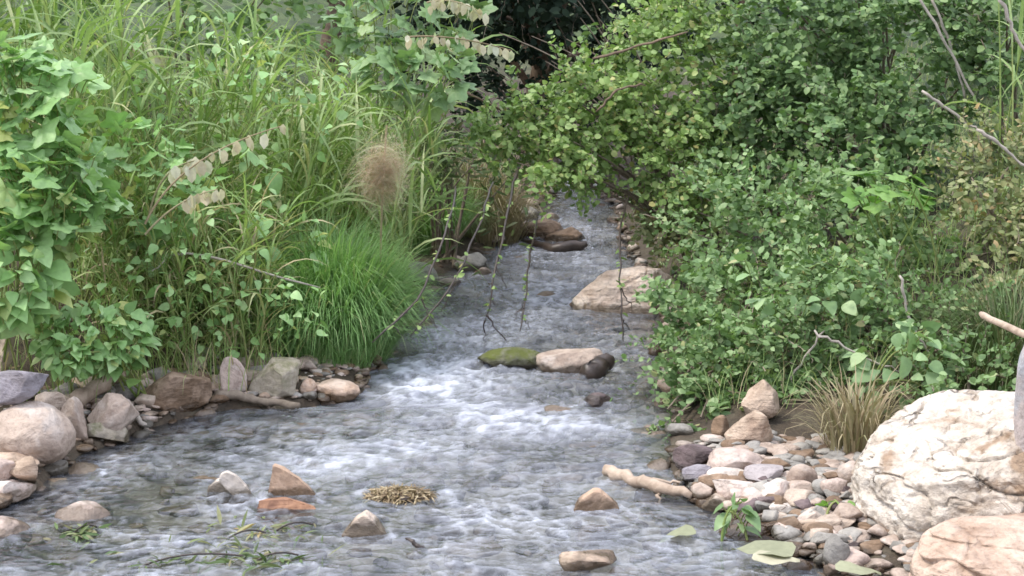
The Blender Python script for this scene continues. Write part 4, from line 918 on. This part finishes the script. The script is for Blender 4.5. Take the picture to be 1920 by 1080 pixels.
# oat-like seed stalks with hanging pale spikelets
def seedstalk(label, pp, Yd, i0=.45):
    P = [np.array(at_Y(*q, Yd)) for q in pp]; b = P[0]; root = thing('seed_stalk', label, 'seed stalk', tuple(b), 'dry seed stalks in the left grass')
    C = bez(P[0], P[1], P[2], 14); V, F = tube(C-b, np.linspace(.0045, .002, 14), 5); link('stalk', mesh_np('stalk', V, F, M['straw']), root)
    L = Leafage(); pt = C[int(14*i0):]; pt = np.repeat(pt, 2, 0)+rv(len(pt)*2, .008); n = len(pt)
    L.add('oval', pt, frame(unit(np.array([0, -.1, -1.])+rv(n, .22)), unit(rv(n)+np.array([0, -1, 0]))), .05*RG.uniform(.7, 1.2, n)); L.finish(root, M['husk'], 'spikelet', 300)
seedstalk('long dry seed stalk arching right from the straw patch', [(272, 420), (330, 290), (530, 236)], 5.9)
seedstalk('shorter dry seed stalk with drooping end below the long one', [(272, 440), (330, 370), (408, 355)], 5.85, .6)
seedstalk('upper dry seed stalk crossing the long arching one', [(280, 400), (300, 300), (385, 300)], 5.95, .5)
for q in [((800, 5), (850, -10), (905, 25)), ((760, 70), (840, 60), (960, 95)), ((245, 95), (270, 60), (300, 110))]:
    seedstalk('reddish seed tassel hanging at ' + {800: 'the top edge left of the dark hollow', 760: 'the tip of a long reed beside the dark hollow', 245: 'the top left reeds'}[q[0][0]], q, 7.4, .1)

# foreground leaves and floating weed
vine('leafy_sprig', 'bright green two-leaved sprig standing beside the white boulder', [blob(1535, 925, 1600, 960, 4.55, .06)], .095, 'bright', 5, (.93, 4.5), 'lobed', 'plant', seed=81, nst=2, tilt=.3)
vine('leafy_sprig', 'pale greyish sprig with thin stem at the lower right waterline', [blob(1350, 925, 1410, 1000, 4.5, .06)], .055, 'vinegrey', 14, (.62, 4.45), 'heart', 'plant', seed=82, nst=2, tilt=.5)
vine('leafy_sprig', 'small green seedling among the stones below the round pink stone', [blob(1480, 880, 1530, 920, 5.2, .05)], .05, 'shC', 10, (.95, 5.2), 'heart', 'plant', seed=83, nst=2, tilt=.5)
def fallen(label, px, py, s, yaw, mat='palefallen', z=.07, kind='heart'):
    p = at_z(px, py, z); V, F = T[kind][random.randrange(5)]; a = yaw
    V = V@np.array([[math.cos(a), -math.sin(a), 0], [math.sin(a), math.cos(a), 0], [0, 0, 1]]).T*s
    link('fallen_leaf', mesh_np('fallen_leaf', V, F, M[mat]), None, p, label, 'leaf')
fallen('large pale flat leaf lying on the stones at the bottom right', 1480, 1035, 0.16, 1.2)
fallen('second large pale leaf overlapping the stones left of the upright grey stone', 1420, 1050, 0.12, -1.4)
fallen('pale leaf half on the water at the bottom right waterline', 1300, 1000, 0.10, 1.5, z=.02)
fallen('narrow pale leaf at the very bottom under the upright grey stone', 1580, 1070, 0.12, -1.2)
fallen('single green leaf hanging in front of the left-hand stones', 255, 712, .07, 3.0, 'bright', .16)
def weed(label, px, py, n, sz, kind='lance', mat='weed', spread=(.07, .05)):
    p = at_z(px, py, .0); root = thing('floating_weed', label, 'water weed', tuple(p)); L = Leafage()
    P = np.array(p)+rv(n)*np.array([spread[0]*1.3, spread[1]*1.2, .004])+np.array([0, 0, .010])
    L.add(kind, P, frame(unit(rv(n)*np.array([1, .8, .35])+np.array([0, 0, .15])), unit(rv(n, .5)+np.array([0, 0, 1]))), sz*RG.uniform(.5, 1.3, n)); L.finish(root, M[mat], 'leaf', 300)
    V, F = tube(bez((-spread[0], 0, 0), (0, 0, .05), (spread[0]*1.3, .02, .02), 8), .003, 5); link('stem', mesh_np('stem', V, F, M['driftdark']), root)
weed('green leafy water weed caught at the bottom left of the stream', 455, 1015, 70, .05, 'lance', 'shD', (.05, .05))
weed('brownish weed tangle at the bottom edge left of centre', 510, 1058, 80, .05, 'lance', 'weed', (.055, .03))
weed('dark twiggy debris drifting above the bottom left weed', 545, 1000, 24, .045, 'lance', 'weed', (.05, .02))
weed('small brown weed tangle near the lower left corner', 155, 1005, 60, .04, 'lance', 'weed', (.03, .025))
weed('sparse dark debris along the bottom edge on the left', 350, 1060, 40, .04, 'lance', 'weed', (.12, .02))
# debris raft in mid stream
p = at_z(750, 935, .0); root = thing('debris_raft', 'brown leaf and twig debris piled on a stone in mid stream', 'debris', tuple(p))
V, F = rock_np(55, 'slab', (.20, .13, .045), 4); link('stone_core', mesh_np('stone_core', V, F, M['brown']), root, (0, 0, .005))
L = Leafage(); n = 1100; a = RG.random(n)*6.28; q = RG.random(n)**.6
P = np.array(p)+np.stack([np.cos(a)*q*.115, np.sin(a)*q*.07, .008+.020*(1-q**2)+RG.random(n)*.006], -1)
L.add('lance', P, frame(unit(rv(n)*np.array([1, .7, .2])), unit(rv(n, .4)+np.array([0, 0, 1]))), .024*RG.uniform(.5, 1.2, n)); L.finish(root, M['litter'], 'leaf', 300)

# low ground cover over both banks
def cover(name, n, place, kind, size, mat, up=.9):
    L = Leafage(); P = np.array([place() for _ in range(n)]); n = len(P)
    root = link(name, None, kind='stuff')
    if kind in ('thin', 'wisp', 'reed'):
        a = RG.random(n)*6.283; tl = RG.uniform(0, .6, n); Rm = np.array([np.array(Matrix.Rotation(x, 3, 'Z')@Matrix.Rotation(-y, 3, 'X')) for x, y in zip(a, tl)])
    else: Rm = frame(unit(rv(n)*np.array([1, 1, .3])), unit(rv(n, .5)+np.array([0, -.3, up])))
    L.add(kind, P, Rm, size*RG.uniform(.5, 1.3, n)); L.finish(root, M[mat], 'leaf', 0, name)
def cl():
    y_ = random.uniform(5.7, 12); x_ = float(left(y_))-.25-abs(random.gauss(0, 1.4)); return (x_, y_, th(x_, y_))
def cr_():
    y_ = random.uniform(5.6, 12) if random.random() < .6 else random.uniform(3.2, 7); x_ = float(right(y_))+(.12 if y_ > 5.6 else 1.15)+abs(random.gauss(0, 1.5)); return (x_, y_, th(x_, y_)+random.uniform(0, .05))
cover('bank_grass', 11000, cl, 'thin', .28, 'grassmix')
cover('bank_grass', 8500, cr_, 'thin', .2, 'grassmix')
cover('ground_cover', 9000, cr_, 'oval', .04, 'shC')
cover('leaf_litter', 3000, cl, 'lance', .06, 'litter')
